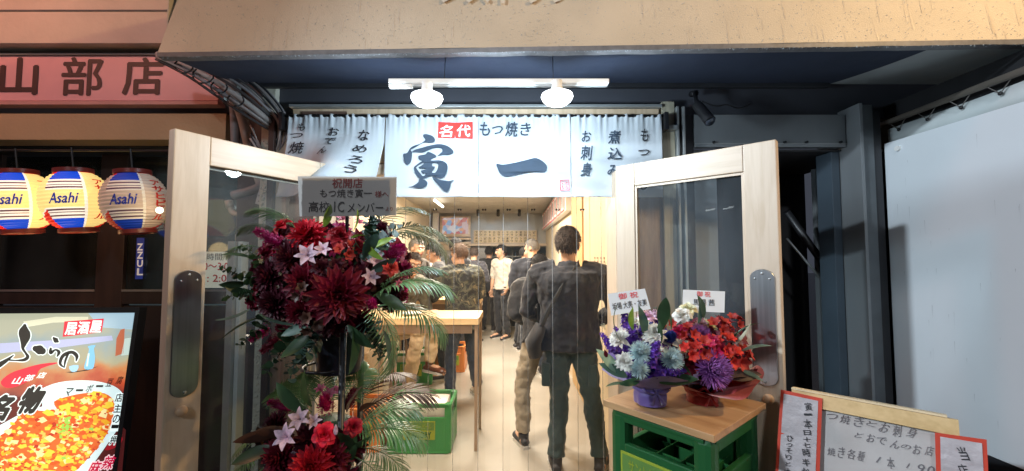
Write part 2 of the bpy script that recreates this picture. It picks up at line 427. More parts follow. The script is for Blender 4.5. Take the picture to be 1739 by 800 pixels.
# ------------------------------------------------------------------ right bay: grey metal front with dark recess
rb = thing('metal_bay', 'grey sheet metal bay with dark recess right of the doorway', 'bay front', (1.2, 1.95, 0))
zt = P(1300, 250, 1.92).z
part('head_panel', (.86, 1.915, zt), (1.573, 1.95, 2.222), m_greyp, rb, .001)
part('head_seam', (.86, 1.912, zt + .012), (1.573, 1.914, zt + .017), m_steel, rb, 0)
for px in (1213, 1334, 1371, 1429):
    q = P(px, 241, 1.905); MB().tube([(q.x, 1.914, q.z), (q.x, 1.904, q.z)], .006, 8).build('bolt', m_black, rb)
part('dark_stile', (.805, 1.92, 0), (.857, 1.97, 2.222), m_dark, rb)
part('side_panel', (.859, 1.965, 0), (.984, 1.99, zt), m_greyp, rb)
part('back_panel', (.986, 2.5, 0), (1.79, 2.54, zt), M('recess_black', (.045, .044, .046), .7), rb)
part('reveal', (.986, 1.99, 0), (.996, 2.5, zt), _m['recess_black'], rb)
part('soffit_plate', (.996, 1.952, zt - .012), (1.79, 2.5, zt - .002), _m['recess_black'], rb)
part('door_leaf', (1.705, 2.3, 0), (1.795, 2.33, zt - .02), m_greyp, rb)
part('edge_panel', (1.535, 1.96, 0), (1.573, 2.06, zt), m_bluep, rb)
part('threshold', (.99, 1.93, 0), (1.51, 2.49, .12), M('pale_step', (.3, .34, .36), .6), rb)
br = thing('stair_handrail', 'dark sloping handrail inside the grey recess', 'handrail', (1.4, 2.15, 1.3))
MB().tube([P(1336, 360, 2.15), P(1441, 508, 2.15)], .018, 10).build('rail', m_black, br, True)
MB().tube([P(1336, 405, 2.12), P(1421, 505, 2.12)], .006, 8).build('stay', m_steel, br, True)
MB().tube([P(1421, 498, 2.13), P(1441, 520, 2.13)], .02, 10).build('end_bracket', m_black, br, True)
po = thing('corner_column', 'dark steel corner column beside the pale side sheet', 'column', (1.64, 1.88, 0))
part('column_face', (1.60, 1.86, 0), (1.655, 1.97, 2.25), M('dull_steel', (.13, .145, .155), .5, .4, var=.2), po)
part('column_lip', (1.578, 1.84, 0), (1.592, 1.97, 2.25), m_greyp, po)
part('column_groove', (1.593, 1.88, 0), (1.599, 1.96, 2.25), m_black, po, 0)
part('column_side', (1.656, 1.87, 0), (1.698, 1.97, 2.22), m_dark, po)

# ------------------------------------------------------------------ side sheet and lacing frame on the right
ss = thing('side_sheet', 'large pale blue white weather sheet closing the right side of the porch', 'sheet', (1.71, 1, .8))
part('sheet', (1.71, -.9, .84), (1.728, 1.87, 2.07), m_panel, ss)
part('lower_board', (1.716, -.9, 0), (1.74, 1.87, .836), m_dark, ss)
for y_ in (1.80,): MB().tube([(1.70, y_, 2.03), (1.712, y_, 2.03)], .012, 10).build('fixing', m_white, ss)
cf = thing('canopy_side_frame', 'steel tube with cord lacing and eyelets holding the white canopy flap', 'frame', (1.75, 1, 2.2))
MB().tube([(1.75, 1.93, 2.175), (1.75, -.6, 2.235)], .013, 10).build('tube', M('worn_tube', (.30, .26, .22), .5, .5), cf, True)
fl = MB()
N = 40
for i in range(N):
    y0 = 1.90 - 2.5 * i / N; y1 = 1.90 - 2.5 * (i + 1) / N
    f0 = lambda y: 2.145 + (1.93 - y) * .0235; s0 = lambda y: .008 * math.sin(y * 9)
    fl.add([(1.765 + s0(y0), y0, f0(y0)), (1.765 + s0(y1), y1, f0(y1)), (1.755 + s0(y1 + 1), y1, f0(y1) - .085), (1.755 + s0(y0 + 1), y0, f0(y0) - .085),
            (1.769 + s0(y0), y0, f0(y0)), (1.769 + s0(y1), y1, f0(y1)), (1.759 + s0(y1 + 1), y1, f0(y1) - .085), (1.759 + s0(y0 + 1), y0, f0(y0) - .085)],
           [(0, 1, 2, 3), (7, 6, 5, 4), (3, 2, 6, 7), (0, 4, 5, 1)])
fl.build('flap', M('off_white_canvas', (.55, .6, .6), .8, var=.08), cf, True)
cord = M('grey_cord', (.16, .15, .14), .8)
for i in range(16):
    yy = 1.84 - i * .13; zz = 2.125 + (1.93 - yy) * .0235
    MB().ball((1.752, yy, zz), (.006, .008, .008), 8).build('eyelet', m_black, cf, True)
    MB().tube([(1.752, yy, zz), (1.742, yy + .045, zz + .05), (1.752, yy - .045, zz + .052), (1.752, yy, zz)], .0022, 5).build('lacing', cord, cf)
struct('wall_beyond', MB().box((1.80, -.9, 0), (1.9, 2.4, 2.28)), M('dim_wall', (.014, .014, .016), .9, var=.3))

rr = random.Random(8); gm = MB()
for i in range(60):   # small scuffs and drip marks on the sheet
    y0, z0 = rr.uniform(.9, 1.85), rr.uniform(.95, 2.05); l = rr.uniform(.01, .07); gm.add([(1.7085, y0, z0), (1.7085, y0 + rr.uniform(.0008, .002), z0), (1.7085, y0 + .001, z0 - l)], [(0, 1, 2)])
tag(gm.build('scuff', M('sheet_scuff', (.48, .51, .53), .7), ss), kind='stuff')
# ------------------------------------------------------------------ awning
aw = thing('awning', 'long canvas shop awning with wet beige front valance and navy underside', 'awning', (0, 1.4, 2.3))
def edge(x): # (y, z) of the valance foot
    k = (x + 1.29) / 3.5; return 1.465 - .105 * k, 2.292
vm = MB(); NX, NZ = 90, 14
vs = []
for i in range(NX + 1):
    x = -1.29 + 3.9 * i / NX; y0, z0 = edge(x)
    for j in range(NZ + 1):
        q = j / NZ; xx = x if i else x + .055 * q
        vs.append((xx, y0 + .10 * q + .006 * math.sin(x * 5.1 + q * 2) + .003 * mnoise.noise((x * 4, q * 4, 0)), z0 + .55 * q))
fs = [(i * (NZ + 1) + j, (i + 1) * (NZ + 1) + j, (i + 1) * (NZ + 1) + j + 1, i * (NZ + 1) + j + 1) for i in range(NX) for j in range(NZ)]
m_val = M('beige_canvas', (.54, .45, .34), .55, var=.07, vs=5, bump=.16, bs=220)
vm.add(vs, fs).build('valance', m_val, aw, True)
# pale lettering remnants that the frame cuts off at the top
val = Surf((0, 1.43, 2.27), (0, -1, .18))
val.text('レストラン', 752, -38, 975, 9, M('rubbed_print', (.60, .53, .44), .7), aw, off=.011, offset=.01)
rn_ = MB(); r9 = random.Random(9)
for i in range(70):
    x = r9.uniform(-1.2, 2.5); a = edge(x); q0 = r9.uniform(.1, .6); q1 = max(0.0, q0 - r9.uniform(.05, .3)); f_ = lambda q, w: (x + w, a[0] + .10 * q - .0016 + .006 * math.sin(x * 5.1 + q * 2), a[1] + .55 * q)
    rn_.add([f_(q0, -.0003), f_(q0, .0003), f_(q1, .0009), f_(q1, -.0009)], [(0, 1, 2, 3)])
tag(rn_.build('rain_run', M('rain_run_wet', (.62, .54, .45), .15, var=0), aw), kind='stuff')
for x in (-.35, .78):
    a = edge(x); MB().add([(x - .004, a[0] - .001, a[1]), (x + .004, a[0] - .001, a[1]), (x + .004, a[0] + .099, a[1] + .55), (x - .004, a[0] + .099, a[1] + .55)], [(0, 1, 2, 3)]).build('seam', M('canvas_seam', (.44, .37, .30), .6), aw)
hem = MB()
for i in range(NX):
    x0 = -1.29 + 3.9 * i / NX; x1 = x0 + 3.9 / NX + .0001
    a, b_ = edge(x0), edge(x1)
    s0 = .003 * mnoise.noise((x0 * 9, 0, 0)); s1 = .003 * mnoise.noise((x1 * 9, 0, 0))
    hem.add([(x0, a[0] - .004, a[1] + .001), (x1, b_[0] - .004, b_[1] + .001), (x1, b_[0] - .004, b_[1] - .016 + s1), (x0, a[0] - .004, a[1] - .016 + s0),
             (x0, a[0] + .03, a[1] - .016 + s0), (x1, b_[0] + .03, b_[1] - .016 + s1)], [(0, 1, 2, 3), (3, 2, 5, 4)])
hem.build('hem', M('wet_hem', (.16, .155, .16), .35, var=.2, vs=40), aw)
dr = MB(); rr = random.Random(5)
for i in range(560):
    x = rr.uniform(-1.28, 2.55); a = edge(x); s = rr.uniform(.0006, .0015) * (1.7 if rr.random() < .04 else 1)
    dr.ball((x, a[0] - .004 + rr.uniform(0, .01), a[1] - .0165 - s * .4), (s, s, s * rr.uniform(1, 1.8)), 5)
m_drop = M('water_drop', (.45, .48, .5), .05, spec=1, var=0)
tag(dr.build('hem_drops', m_drop, aw, True), kind='stuff')
dr = MB()
for i in range(2600):
    x = rr.uniform(-1.25, 2.5); a = edge(x); q = rr.uniform(.02, .6) ** 1.3; s = rr.uniform(.0006, .0016)
    dr.ball((x, a[0] + .10 * q + .0 - .001 + .006 * math.sin(x * 5.1 + q * 2), a[1] + .55 * q), (s, s, s), 4)
tag(dr.build('rain_beads', m_drop, aw), kind='stuff')
un = MB(); NY = 8; vs = []
for i in range(NX + 1):
    x = -1.29 + 3.95 * i / NX
    for j in range(NY + 1):
        q = j / NY; y0 = edge(x)[0] + .02
        vs.append((x, y0 + (1.934 - y0) * q, 2.299 + .078 * q - .010 * math.sin(q * math.pi) * (1 + .4 * math.sin(x * 7))))
fs = [(i * (NY + 1) + j, i * (NY + 1) + j + 1, (i + 1) * (NY + 1) + j + 1, (i + 1) * (NY + 1) + j) for i in range(NX) for j in range(NY)]
seam = 1.5
mi = [1 if (-1.29 + 3.95 * (i + .5) / NX) > 1.50 else 0 for i in range(NX) for j in range(NY)]
un.v = vs; un.f = fs; un.mi = mi
un.build('underside', [m_navy, M('pale_canvas_lining', (.42, .45, .45), .8, var=.1)], aw, True)
MB().tube([(-1.28, 1.50, 2.297), (2.0, 1.40, 2.297)], .012, 8).build('front_bar', m_dark, aw, True)
part('end_cheek', (-1.293, 1.50, 2.40), (-1.288, 1.93, 2.85), m_val, aw, 0)
# hanging bar behind, where fascia meets canvas
part('back_bar', (-1.2, 1.905, 2.353), (1.5, 1.933, 2.372), m_dark, aw)

# ------------------------------------------------------------------ neighbour on the left
NYp = 2.1
def zz(py, Y=NYp, px=200): return P(px, py, Y).z
struct('neighbour_upper_wall', MB().box((-6, 2.0, zz(73, 2.0)), (-1.33, 2.3, 5)), m_beige)
struct('neighbour_gap_wall', MB().box((-6, 2.12, zz(100, 2.12)), (-1.33, 2.3, zz(73, 2.0) - .002)), m_grey)
nu = thing('wall_seam', 'thin dark joint line across the beige wall above the pink sign', 'joint', (-2, 1.995, 2.8))
MB().box((-6, 1.994, zz(18, 1.994)), (-1.345, 1.999, zz(16.2, 1.994))).build('joint_strip', m_grey, nu)
sg = thing('sign_board', 'faded pink shop sign board lettered in brown brush characters', 'sign', (-2.4, 2.05, 2.35))
xs = P(372, 130, 2.06).x
part('face', (-5.2, 2.06, zz(171, 2.06)), (xs, 2.10, zz(94, 2.06)), m_pink, sg)
part('lower_trim', (-5.2, 2.045, zz(177.5, 2.045)), (xs + .01, 2.10, zz(171.5, 2.045)), M('trim_pink', (.48, .24, .22), .5), sg)
part('upper_trim', (-5.2, 2.05, zz(93.5, 2.05)), (xs + .01, 2.10, zz(90, 2.05)), m_grey, sg)
sv = Surf((0, 2.06, 2.3), (0, -1, 0)); m_sgt = M('brown_sign_paint', (.055, .022, .02), .6)
sv.text('山', 2, 99, 64, 160, m_sgt, sg, offset=.022)
sv.text('部', 106, 98, 174, 162, m_sgt, sg, offset=.016)
sv.text('店', 210, 99, 277, 161, m_sgt, sg, offset=.020)
struct('neighbour_band', MB().box((-6, 2.13, zz(192, 2.13)), (-1.38, 2.3, zz(172, 2.13))), m_grey)
struct('neighbour_beam', MB().box((-6, 2.08, zz(237, 2.08)), (P(384, 200, 2.08).x, 2.4, zz(193, 2.08))), M('tan_board', (.36, .26, .15), .8, var=.1, vs=3, bump=.15))
struct('neighbour_soffit', MB().box((-6, 2.2, zz(262, 2.35)), (-1.40, 2.9, zz(238, 2.2))), m_dark)
ndr = thing('sliding_door', 'dark brown glazed sliding doors of the neighbouring eatery', 'sliding door', (-2, 2.4, 0))
DY = 2.35
def xx(px, Y=DY): return P(px, 450, Y).x
zb = zz(494, DY); ztp = zz(262, DY)
m_nglass = clear('dim_glass', (.75, .8, .8), .05, (.3, .33, .33), .05, 1.5)
for (a, b_) in ((-60, -8), (163, 209), (398, 421)):
    part('stile', (xx(a), DY, .0), (xx(b_), DY + .05, ztp), m_brown, ndr)
for (a, b_) in ((-8, 163), (209, 398)):
    part('rail', (xx(a) + .001, DY + .002, zb - .075), (xx(b_) - .001, DY + .048, zb), m_brown, ndr)
    part('lower_panel', (xx(a) + .001, DY + .015, .03), (xx(b_) - .001, DY + .04, zb - .085), m_brown, ndr)
    part('pane', (xx(a) + .001, DY + .02, zb + .002), (xx(b_) - .001, DY + .026, ztp - .01), m_nglass, ndr, 0)
    part('glazing_bead', (xx(a) + .001, DY - .004, zb - .004), (xx(b_) - .001, DY + .001, zb + .008), M('bead', (.2, .17, .16), .4), ndr, 0)
part('top_rail', (xx(-60), DY - .01, ztp + .001), (xx(421), DY + .06, ztp + .05), m_brown, ndr)
struct('neighbour_room', MB().box((-4.2, 4.5, 0), (-1.5, 4.6, 2.8)).box((-1.56, 2.45, 0), (-1.5, 4.5, 2.8)).box((-4.2, 2.45, 2.75), (-1.5, 4.6, 2.85)), M('dim_room', (.10, .13, .13), .8, var=.2))
nc = thing('counter', 'dim grey counter with pale blue shelf seen through the neighbour glass', 'counter', (-2.6, 3.6, 0))
part('counter_top', (-4, 3.4, 1.08), (-2.0, 3.9, 1.13), M('dim_grey', (.2, .25, .25), .5), nc)
part('counter_body', (-4, 3.5, 0), (-2.05, 3.88, 1.08), m_dark, nc)
part('shelf_box', (-3.05, 3.7, 1.28), (-2.72, 3.9, 1.52), M('pale_blue_box', (.45, .58, .75), .5), nc)
part('shelf_box', (-3.9, 3.7, 1.15), (-3.6, 3.9, 1.5), M('dim_green_box', (.22, .25, .17), .5), nc)
light('counter_fill', 'POINT', (-2.6, 3.2, 2.4), 16, (.8, .9, 1), .1)  # added light without a fixture, brightens the room behind the neighbour glass
npap = thing('hours_notice', 'handwritten opening hours paper in red and black taped inside the glass', 'notice', (-1.75, 2.37, 1.6))
s5 = Surf((0, 2.365, 1.5), (0, -1, 0))
mb = MB(); s5.poly(mb, [(318, 427), (397, 428), (396, 489), (318, 489)], -.002); mb.build('paper', M('notice_paper', (.72, .76, .66), .7, emit=.25), npap)
m_redink = M('red_ink', (.65, .03, .02), .6); m_ink = M('black_ink', (.02, .02, .025), .6)
s5.text('業時間', 338, 430, 377, 442, m_ink, npap, offset=0)
s5.text('00〜3:00', 338, 446, 396, 459, m_redink, npap, offset=.012)
s5.text('ト: 2:00', 338, 465, 395, 479, m_redink, npap, offset=.012)
stk = thing('window_banner', 'narrow blue strip with white letters hung inside the neighbour glass', 'banner', (-2.15, 2.36, 1.6))
mb = MB(); s5.poly(mb, [(232, 404), (245, 404), (242, 474), (229, 474)], -.001); mb.build('strip', M('blue_strip', (.03, .06, .4), .5, emit=.12), stk)
mtxt = M('white_print', (.8, .8, .8), .5, emit=.25)
for i, ch in enumerate('ZZUL'):
    s5.text(ch, 234, 414 + i * 14, 243, 425 + i * 14, mtxt, stk, off=.003, offset=.03)

# pipes of the neighbour
pv = thing('drain_pipe', 'cream plastic drain pipe with elbow running down beside the sliding door', 'pipe', (-1.45, 2.2, 1))
m_pvc = M('cream_pvc', (.50, .46, .38), .4, var=.12, vs=5)
m_pvcd = M('greyed_pvc', (.34, .32, .28), .5, var=.2, vs=5)
q = P(421, 372, 2.2)
MB().tube([(q.x, 2.2, q.z), (q.x, 2.2, 0)], .017, 14).build('stack', m_pvc, pv, True)
MB().tube([(q.x, 2.2, q.z - .04), (q.x, 2.2, q.z + .0)], .021, 14).build('collar', m_pvc, pv, True)
MB().tube(smoothline([P(391, 340, 2.2), P(392, 356, 2.2), P(399, 363, 2.2), P(410, 364, 2.2), P(420, 366, 2.2)], 4), .013, 12).build('elbow', m_pvc, pv, True)
MB().tube([P(388, 341, 2.2), P(391, 352, 2.2)], .019, 12).build('socket', m_pvc, pv, True)
MB().tube([P(404, 366, 2.21), P(404, 408, 2.21)], .008, 8).build('branch', m_pvcd, pv, True)
MB().tube([P(404, 398, 2.21), P(404, 410, 2.21)], .013, 8).build('valve', m_pvcd, pv, True)
MB().tube([P(413, 366, 2.23), P(413, 410, 2.23)], .008, 8).build('branch', m_pvcd, pv, True)

cb = thing('conduit_bundle', 'bundle of grey conduits and cables strapped with black ties under the awning corner', 'cable bundle', (-1.3, 1.9, 2.3))
m_cond = M('grey_conduit', (.22, .21, .22), .45, var=.2, vs=8)
m_cond2 = M('aged_white_conduit', (.38, .35, .33), .5, var=.15, vs=8)
rr = random.Random(11)
def cable(pts, r, mat, name='cable', n=8): return MB().tube(smoothline([tuple(P(*p)) for p in pts], 6), r, n).build(name, mat, cb, True)
m_cond3 = M('dark_cable', (.05, .048, .05), .5, var=.2, vs=8)
for k_, (dx_, dy_, r_, mt_) in enumerate(((0, 0, .013, m_cond2), (6, -7, .007, m_cond3), (-4, 9, .009, m_cond), (10, -14, .006, m_cond), (-8, 17, .006, m_cond3), (3, 13, .004, m_cond2), (14, -20, .004, m_cond3))):
    cable([(268 + dx_ * .4, 92 + dy_ * .5, 1.80 - .006 * k_), (325 + dx_ * .7, 116 + dy_ * .8, 1.80), (372 + dx_, 143 + dy_, 1.81), (420 + dx_, 176 + dy_, 1.84), (468 + dx_ * .5, 214 + dy_ * .6, 1.9)], r_, mt_, 'conduit', 10)
cable([(370, 95, 1.96), (376, 130, 1.96), (396, 160, 1.96), (412, 200, 1.98), (424, 250, 2.0), (440, 300, 2.02), (452, 340, 2.04)], .024, m_cond2, 'duct', 14)
cable([(452, 240, 1.95), (458, 290, 1.98), (440, 318, 2.0), (396, 332, 2.0)], .022, m_cond, 'duct', 12)
cable([(388, 95, 1.98), (392, 130, 1.98), (398, 190, 2.0), (400, 260, 2.02)], .020, m_cond, 'conduit', 10)
for i in range(7):
    o = rr.uniform(-6, 6)
    cable([(398 + i * 4, 132 + o, 1.9), (430 + i * 5, 160 + o, 1.88), (470 + i * 3, 205 + o, 1.88), (478 + rr.uniform(-10, 5), 250 + o * 2, 1.9), (455 + rr.uniform(-15, 10), 270 + o, 1.92), (425, 230 + rr.uniform(-20, 20), 1.92)], rr.uniform(.003, .006), [m_cond, m_cond2, m_dark][i % 3])
for cx, cy, s in ((312, 112, 16), (345, 128, 18), (372, 148, 14), (400, 170, 14)):
    pts = [P(cx + s * math.cos(a) * 1.0, cy + s * .75 * math.sin(a), 1.765 + .03 * math.cos(a * 2)) for a in [k * math.pi / 7 - .5 for k in range(11)]]
    MB().tube(pts, .0035, 6).build('cable_tie', m_black, cb, True)
pl = MB(); sb = Surf(P(445, 330, 1.95), (0, -1, 0)); sb.poly(pl, [(441, 318), (456, 321), (451, 350), (433, 346)], .0); pl.build('tag', M('paper_tag', (.45, .45, .45), .6), cb)
for y0 in (325, 334): sb.text('ム', 439, y0, 450, y0 + 9, m_ink, cb, off=.003)
m_dcol = wood('inner_dark', (.1, .09, .08), (.06, .05, .05))
struct('neighbour_pilaster', MB().box((-1.435, 2.14, 0), (-1.345, 2.34, 2.62)), M('pilaster', (.06, .05, .055), .8, var=.3))
# ------------------------------------------------------------------ the two door leaves
m_glass = clear('door_glass', (.93, .96, .96), .045, (.45, .5, .55), .0, 1.32)
m_plate = M('brushed_steel', (.42, .43, .45), .28, 1, var=.12, vs=4, stretch=(30, 30, .5))
DH, DW = 1.945, .60
def make_leaf():
    t = thing('door_leaf', None, None)
    g = lambda n, a, b, m, bev=.003: MB().box(a, b, bev).build(n, m, t, world=False)
    T = .036
    g('hinge_stile', (0, 0, .04), (.085, T, DH), m_pale)
    g('lock_stile', (DW - .10, 0, .04), (DW, T, DH), m_pale)
    g('top_rail', (.086, .001, DH - .095), (DW - .101, T - .001, DH), m_palex)
    g('bottom_rail', (.086, .001, .04), (DW - .101, T - .001, .26), m_palex)
    for a, b in (((.086, .006, .262), (.094, .012, DH - .097)), ((DW - .109, .006, .262), (DW - .101, .012, DH - .097)), ((.095, .006, DH - .105), (DW - .110, .012, DH - .097))):
        g('glazing_bead', a, b, m_pale, 0)
    g('glass', (.087, .015, .262), (DW - .102, .020, DH - .098), m_glass, 0)
    # recessed steel push plate with rounded ends, and its screws
    out = MB(); zc, hh, rw = 1.315, .192, .036; pts = []
    for k in range(25):
        a = math.pi * k / 24; pts.append((rw * math.cos(a), hh - .03 + rw * .85 * math.sin(a)))
    for k in range(25):
        a = math.pi + math.pi * k / 24; pts.append((rw * math.cos(a), -hh + .03 + rw * .85 * math.sin(a)))
    for side in (0, 1):
        y0 = -.004 if side == 0 else T + .004; sgn = 1 if side == 0 else -1
        m = MB(); cx = DW - .052
        f = lambda x, y: (cx + x, y0, zc + y)
        m.poly(pts, (), 0, f); n = len(pts)
        m.add([(cx + x, y0, zc + y) for x, y in pts] + [(cx + x * 1.06, y0 + sgn * .004, zc + y * 1.01) for x, y in pts], [(i, (i + 1) % n, n + (i + 1) % n, n + i) for i in range(n)])
        o = m.build('push_plate', m_plate, t, world=False)
        for z in (zc + hh - .012, zc - hh + .012, ):
            for x in ((0,) if z > zc else (0,)): MB().ball((cx + x, y0 - sgn * .001, z), (.005, .002, .005), 8).build('screw', m_steel, t, True, world=False)
        for x in (-.022, .022): MB().ball((cx + x, y0 - sgn * .001, zc + hh - .03), (.004, .002, .004), 8).build('screw', m_steel, t, True, world=False)
        k = MB().lathe([(0, .022), (.012, .020), (.017, .012), (.015, .004), (.008, 0)], 16).build('knob', M('wood_knob', (.62, .40, .24), .4), t, True, world=False)
        k.rotation_euler = (R(90) if side == 0 else R(-90), 0, 0); k.location = (cx + .01, y0 + sgn * .004 - sgn * .002, 1.083)
    for z in (.3, 1.0, 1.75): MB().tube([(-.004, T + .004, z - .04), (-.004, T + .004, z + .04)], .006, 8).build('hinge', m_steel, t, True, world=False)
    return t
lf = make_leaf()
tag(lf, 'pale timber glazed door leaf swung open behind the tall flower stand', 'door', 'the pair of open glazed doors')
lf.location = (-.793, 1.796, .0); lf.rotation_euler = (0, 0, math.atan2(-.54, -.275))
# mirror of the leaf for the other side: same parts, turned so that its lock stile reaches to the right
def copy_thing(o, **k):
    r = o.copy(); C.objects.link(r)
    for ch in o.children:
        c = ch.copy(); C.objects.link(c); c.parent = r
        for g in ch.children:
            d = g.copy(); C.objects.link(d); d.parent = c
    for a, b in k.items(): r[a] = b
    return r
rf = copy_thing(lf, label='pale timber glazed door leaf swung open behind the two bouquets')
rf.location = (.452, 1.78, .0); rf.rotation_euler = (0, 0, math.atan2(-.423, .439))

# ------------------------------------------------------------------ pendant rail and lamps
lr = thing('light_rail', 'white track rail fixed under the awning above the curtain', 'track rail', (-.0, 1.5, 2.17))
ry = 1.47; a = P(661, 141, ry); b = P(1033, 141, ry)
MB().box((a.x, ry - .015, a.z - .006), (b.x, ry + .015, a.z + .011), .003).build('track', m_white, lr)
MB().box((a.x, ry - .012, a.z - .018), (a.x + .085, ry + .012, a.z - .007), .003).build('feed_box', m_white, lr)
MB().tube([(a.x + .09, ry, a.z - .013), (b.x - .005, ry, a.z - .013)], .003, 8).build('conductor', m_steel, lr)
for x in (a.x + .2, b.x - .2): MB().tube([(x, ry, a.z + .011), (x, ry + .03, 2.32)], .0014, 6).build('hanger', m_dark, lr)
m_bulb = M('lit_diffuser', (1, 1, 1), .4, emit=3.6, ecol=(.92, .97, 1))
for (px, py, txt) in ((725, 167, 'glowing round flood bulb on the rail above the large brush character'), (946, 165, 'glowing round flood bulb on the rail above the red seal side')):
    q = P(px, py, 1.45)
    t = thing('flood_bulb', txt, 'lamp', tuple(q), group='lamps on the track rail')
    MB().lathe([(0, -.030), (.02, -.0285), (.038, -.023), (.051, -.013), (.0575, 0), (.055, .009), (.045, .0145)], 32).build('diffuser', m_bulb, t, True, world=False)
    MB().lathe([(.045, .0142), (.030, .017), (.024, .021), (.022, .026), (.018, .045), (.018, .06), (0, .06)], 24).build('base', m_white, t, True, world=False)
    MB().box((-.016, -.01, .045), (.016, .02, .062), .003).build('adapter', m_white, t, world=False)
    light('bulb_light', 'POINT', (q.x, q.y, q.z - .075), 15, (.70, .87, 1.0), .04, None, t)

sp = thing('spot_lamp', 'small black unlit cylinder spotlight on a bracket at the right bay', 'spotlight', tuple(P(1190, 185, 1.80)))
MB().tube([P(1180, 158, 1.86), P(1186, 186, 1.80)], .009, 10).build('arm', m_black, sp, True)
MB().tube([P(1184, 178, 1.80), P(1206, 206, 1.74)], [.022, .024], 18).build('barrel', m_black, sp, True, angle=40)
MB().tube([P(1205.5, 205.5, 1.742), P(1206.6, 206.6, 1.738)], [.021, .021], 18).build('lens', M('dark_lens', (.05, .06, .08), .1), sp, True)
MB().tube([P(1174, 160, 1.90), P(1182, 158, 1.86)], .014, 10).build('mount', m_black, sp, True)
MB().tube(smoothline([tuple(P(*p)) for p in ((1192, 172, 1.87), (1215, 180, 1.89), (1235, 178, 1.9), (1255, 184, 1.905), (1275, 176, 1.91))], 5), .0032, 6).build('cord', m_black, sp, True)

# ------------------------------------------------------------------ the curtain (noren)
NT, NH = P(800, 195, 1.86).z, P(800, 195, 1.86).z - P(800, 335, 1.86).z
def nm(x, z, off=0):
    """hang the flat cloth point (x, z): folds, and the left flap pushed forward over the door"""
    t = (NT - z) / NH; t = max(0, min(1.05, t))
    f = math.exp(-((x + .79) / .105) ** 2) * (max(0, t - .25) / .75) ** 1.2
    d = .235 * f
    y = 1.86 + (.0045 * math.sin(x * 150 + 3 * math.sin(x * 17)) + .003 * math.sin(x * 260)) * math.exp(-t * 9) + .0022 * math.sin(x * 62) * math.exp(-((t - .12) / .2) ** 2) + .007 * t * math.sin(x * 13 + .6) + .004 * t * math.sin(x * 31) - .004 * math.sin(t * 3)
    y += .004 * mnoise.noise((x * 7, z * 7, 2)) * (t + .2)
    left = max(0, min(1, (-.62 - x) / .40))
    X_ = x - .045 * left * t * t * (1 if x < -.9 else .4)
    if x > -.66 and x < -.583: X_ -= .05 * max(0, (t - .35)) / .65 * (x + .66) / .077
    return Vector((X_, y - d - off, z + .10 * NH * f * t + .008 * math.exp(-t * 30) * math.sin(x * 75) * .4))
nr = thing('shop_curtain', 'split white shop curtain lettered in brush characters hanging across the doorway', 'curtain', (-.17, 1.86, 2.16))
m_cloth = M('white_cloth', (.74, .79, .83), .75, var=.025, vs=3, bump=.05, bs=200, trl=.35)
E1 = [(-1.024, -.584), (-.580, -.153), (-.151, .268), (.270, .686)]
for (a, b_) in E1:
    m = MB(); nx, nz = 110, 34; vs = [nm(a + (b_ - a) * i / nx, NT - NH * j / nz) for i in range(nx + 1) for j in range(nz + 1)]
    m.add(vs, [(i * (nz + 1) + j, i * (nz + 1) + j + 1, (i + 1) * (nz + 1) + j + 1, (i + 1) * (nz + 1) + j) for i in range(nx) for j in range(nz)])
    o = m.build('cloth_panel', m_cloth, nr, True)
    sd = o.modifiers.new('s', 'SOLIDIFY'); sd.thickness = .0012
    m = MB()   # stitched bottom hem, slightly proud
    vs = [nm(a + (b_ - a) * i / nx, NT - NH * (.965 if j else .995), .002) for i in range(nx + 1) for j in (0, 1)]
    m.add(vs, [(i * 2, i * 2 + 1, i * 2 + 3, i * 2 + 2) for i in range(nx)]); m.build('hem', m_cloth, nr, True)
MB().tube([(-1.05, 1.866, NT - .004), (.70, 1.866, NT - .004)], .008, 10).build('rod', m_black, nr, True)

K_ = 700 / 1.86
def nfn(off=.005): # picture-measured point -> flat cloth -> hung cloth
    def f(x, y):
        q = P(x, -y, 1.86); return nm(q.x, q.z, off)
    return f
m_sumi = M('slate_brush_ink', (.035, .055, .085), .8, var=.12, vs=20)
m_sumid = M('dark_brush_ink', (.02, .022, .03), .8, var=.2, vs=30)
def refine(o, n=3, ln=.02):
    bm = bmesh.new(); bm.from_mesh(o.data)
    bmesh.ops.subdivide_edges(bm, edges=[e for e in bm.edges if e.calc_length() > ln], cuts=n, use_grid_fill=False)
    bmesh.ops.triangulate(bm, faces=bm.faces[:]); bm.to_mesh(o.data); bm.free()
def flat_shape(outline, holes, org, sc_, mat, name, par):
    """brush shape traced as outline; thin ink layer lying on the cloth"""
    o2 = smoothline([(org[0] + x / sc_, org[1] + y / sc_) for x, y in outline], 3, True)
    h2 = [smoothline([(org[0] + x / sc_, org[1] + y / sc_) for x, y in h], 3, True) for h in holes]
    tri_src = MB(); tri_src.poly([(x, -y) for x, y in o2], [[(x, -y) for x, y in h] for h in h2], 0, nfn(.006))
    return tri_src.build(name, mat, par)
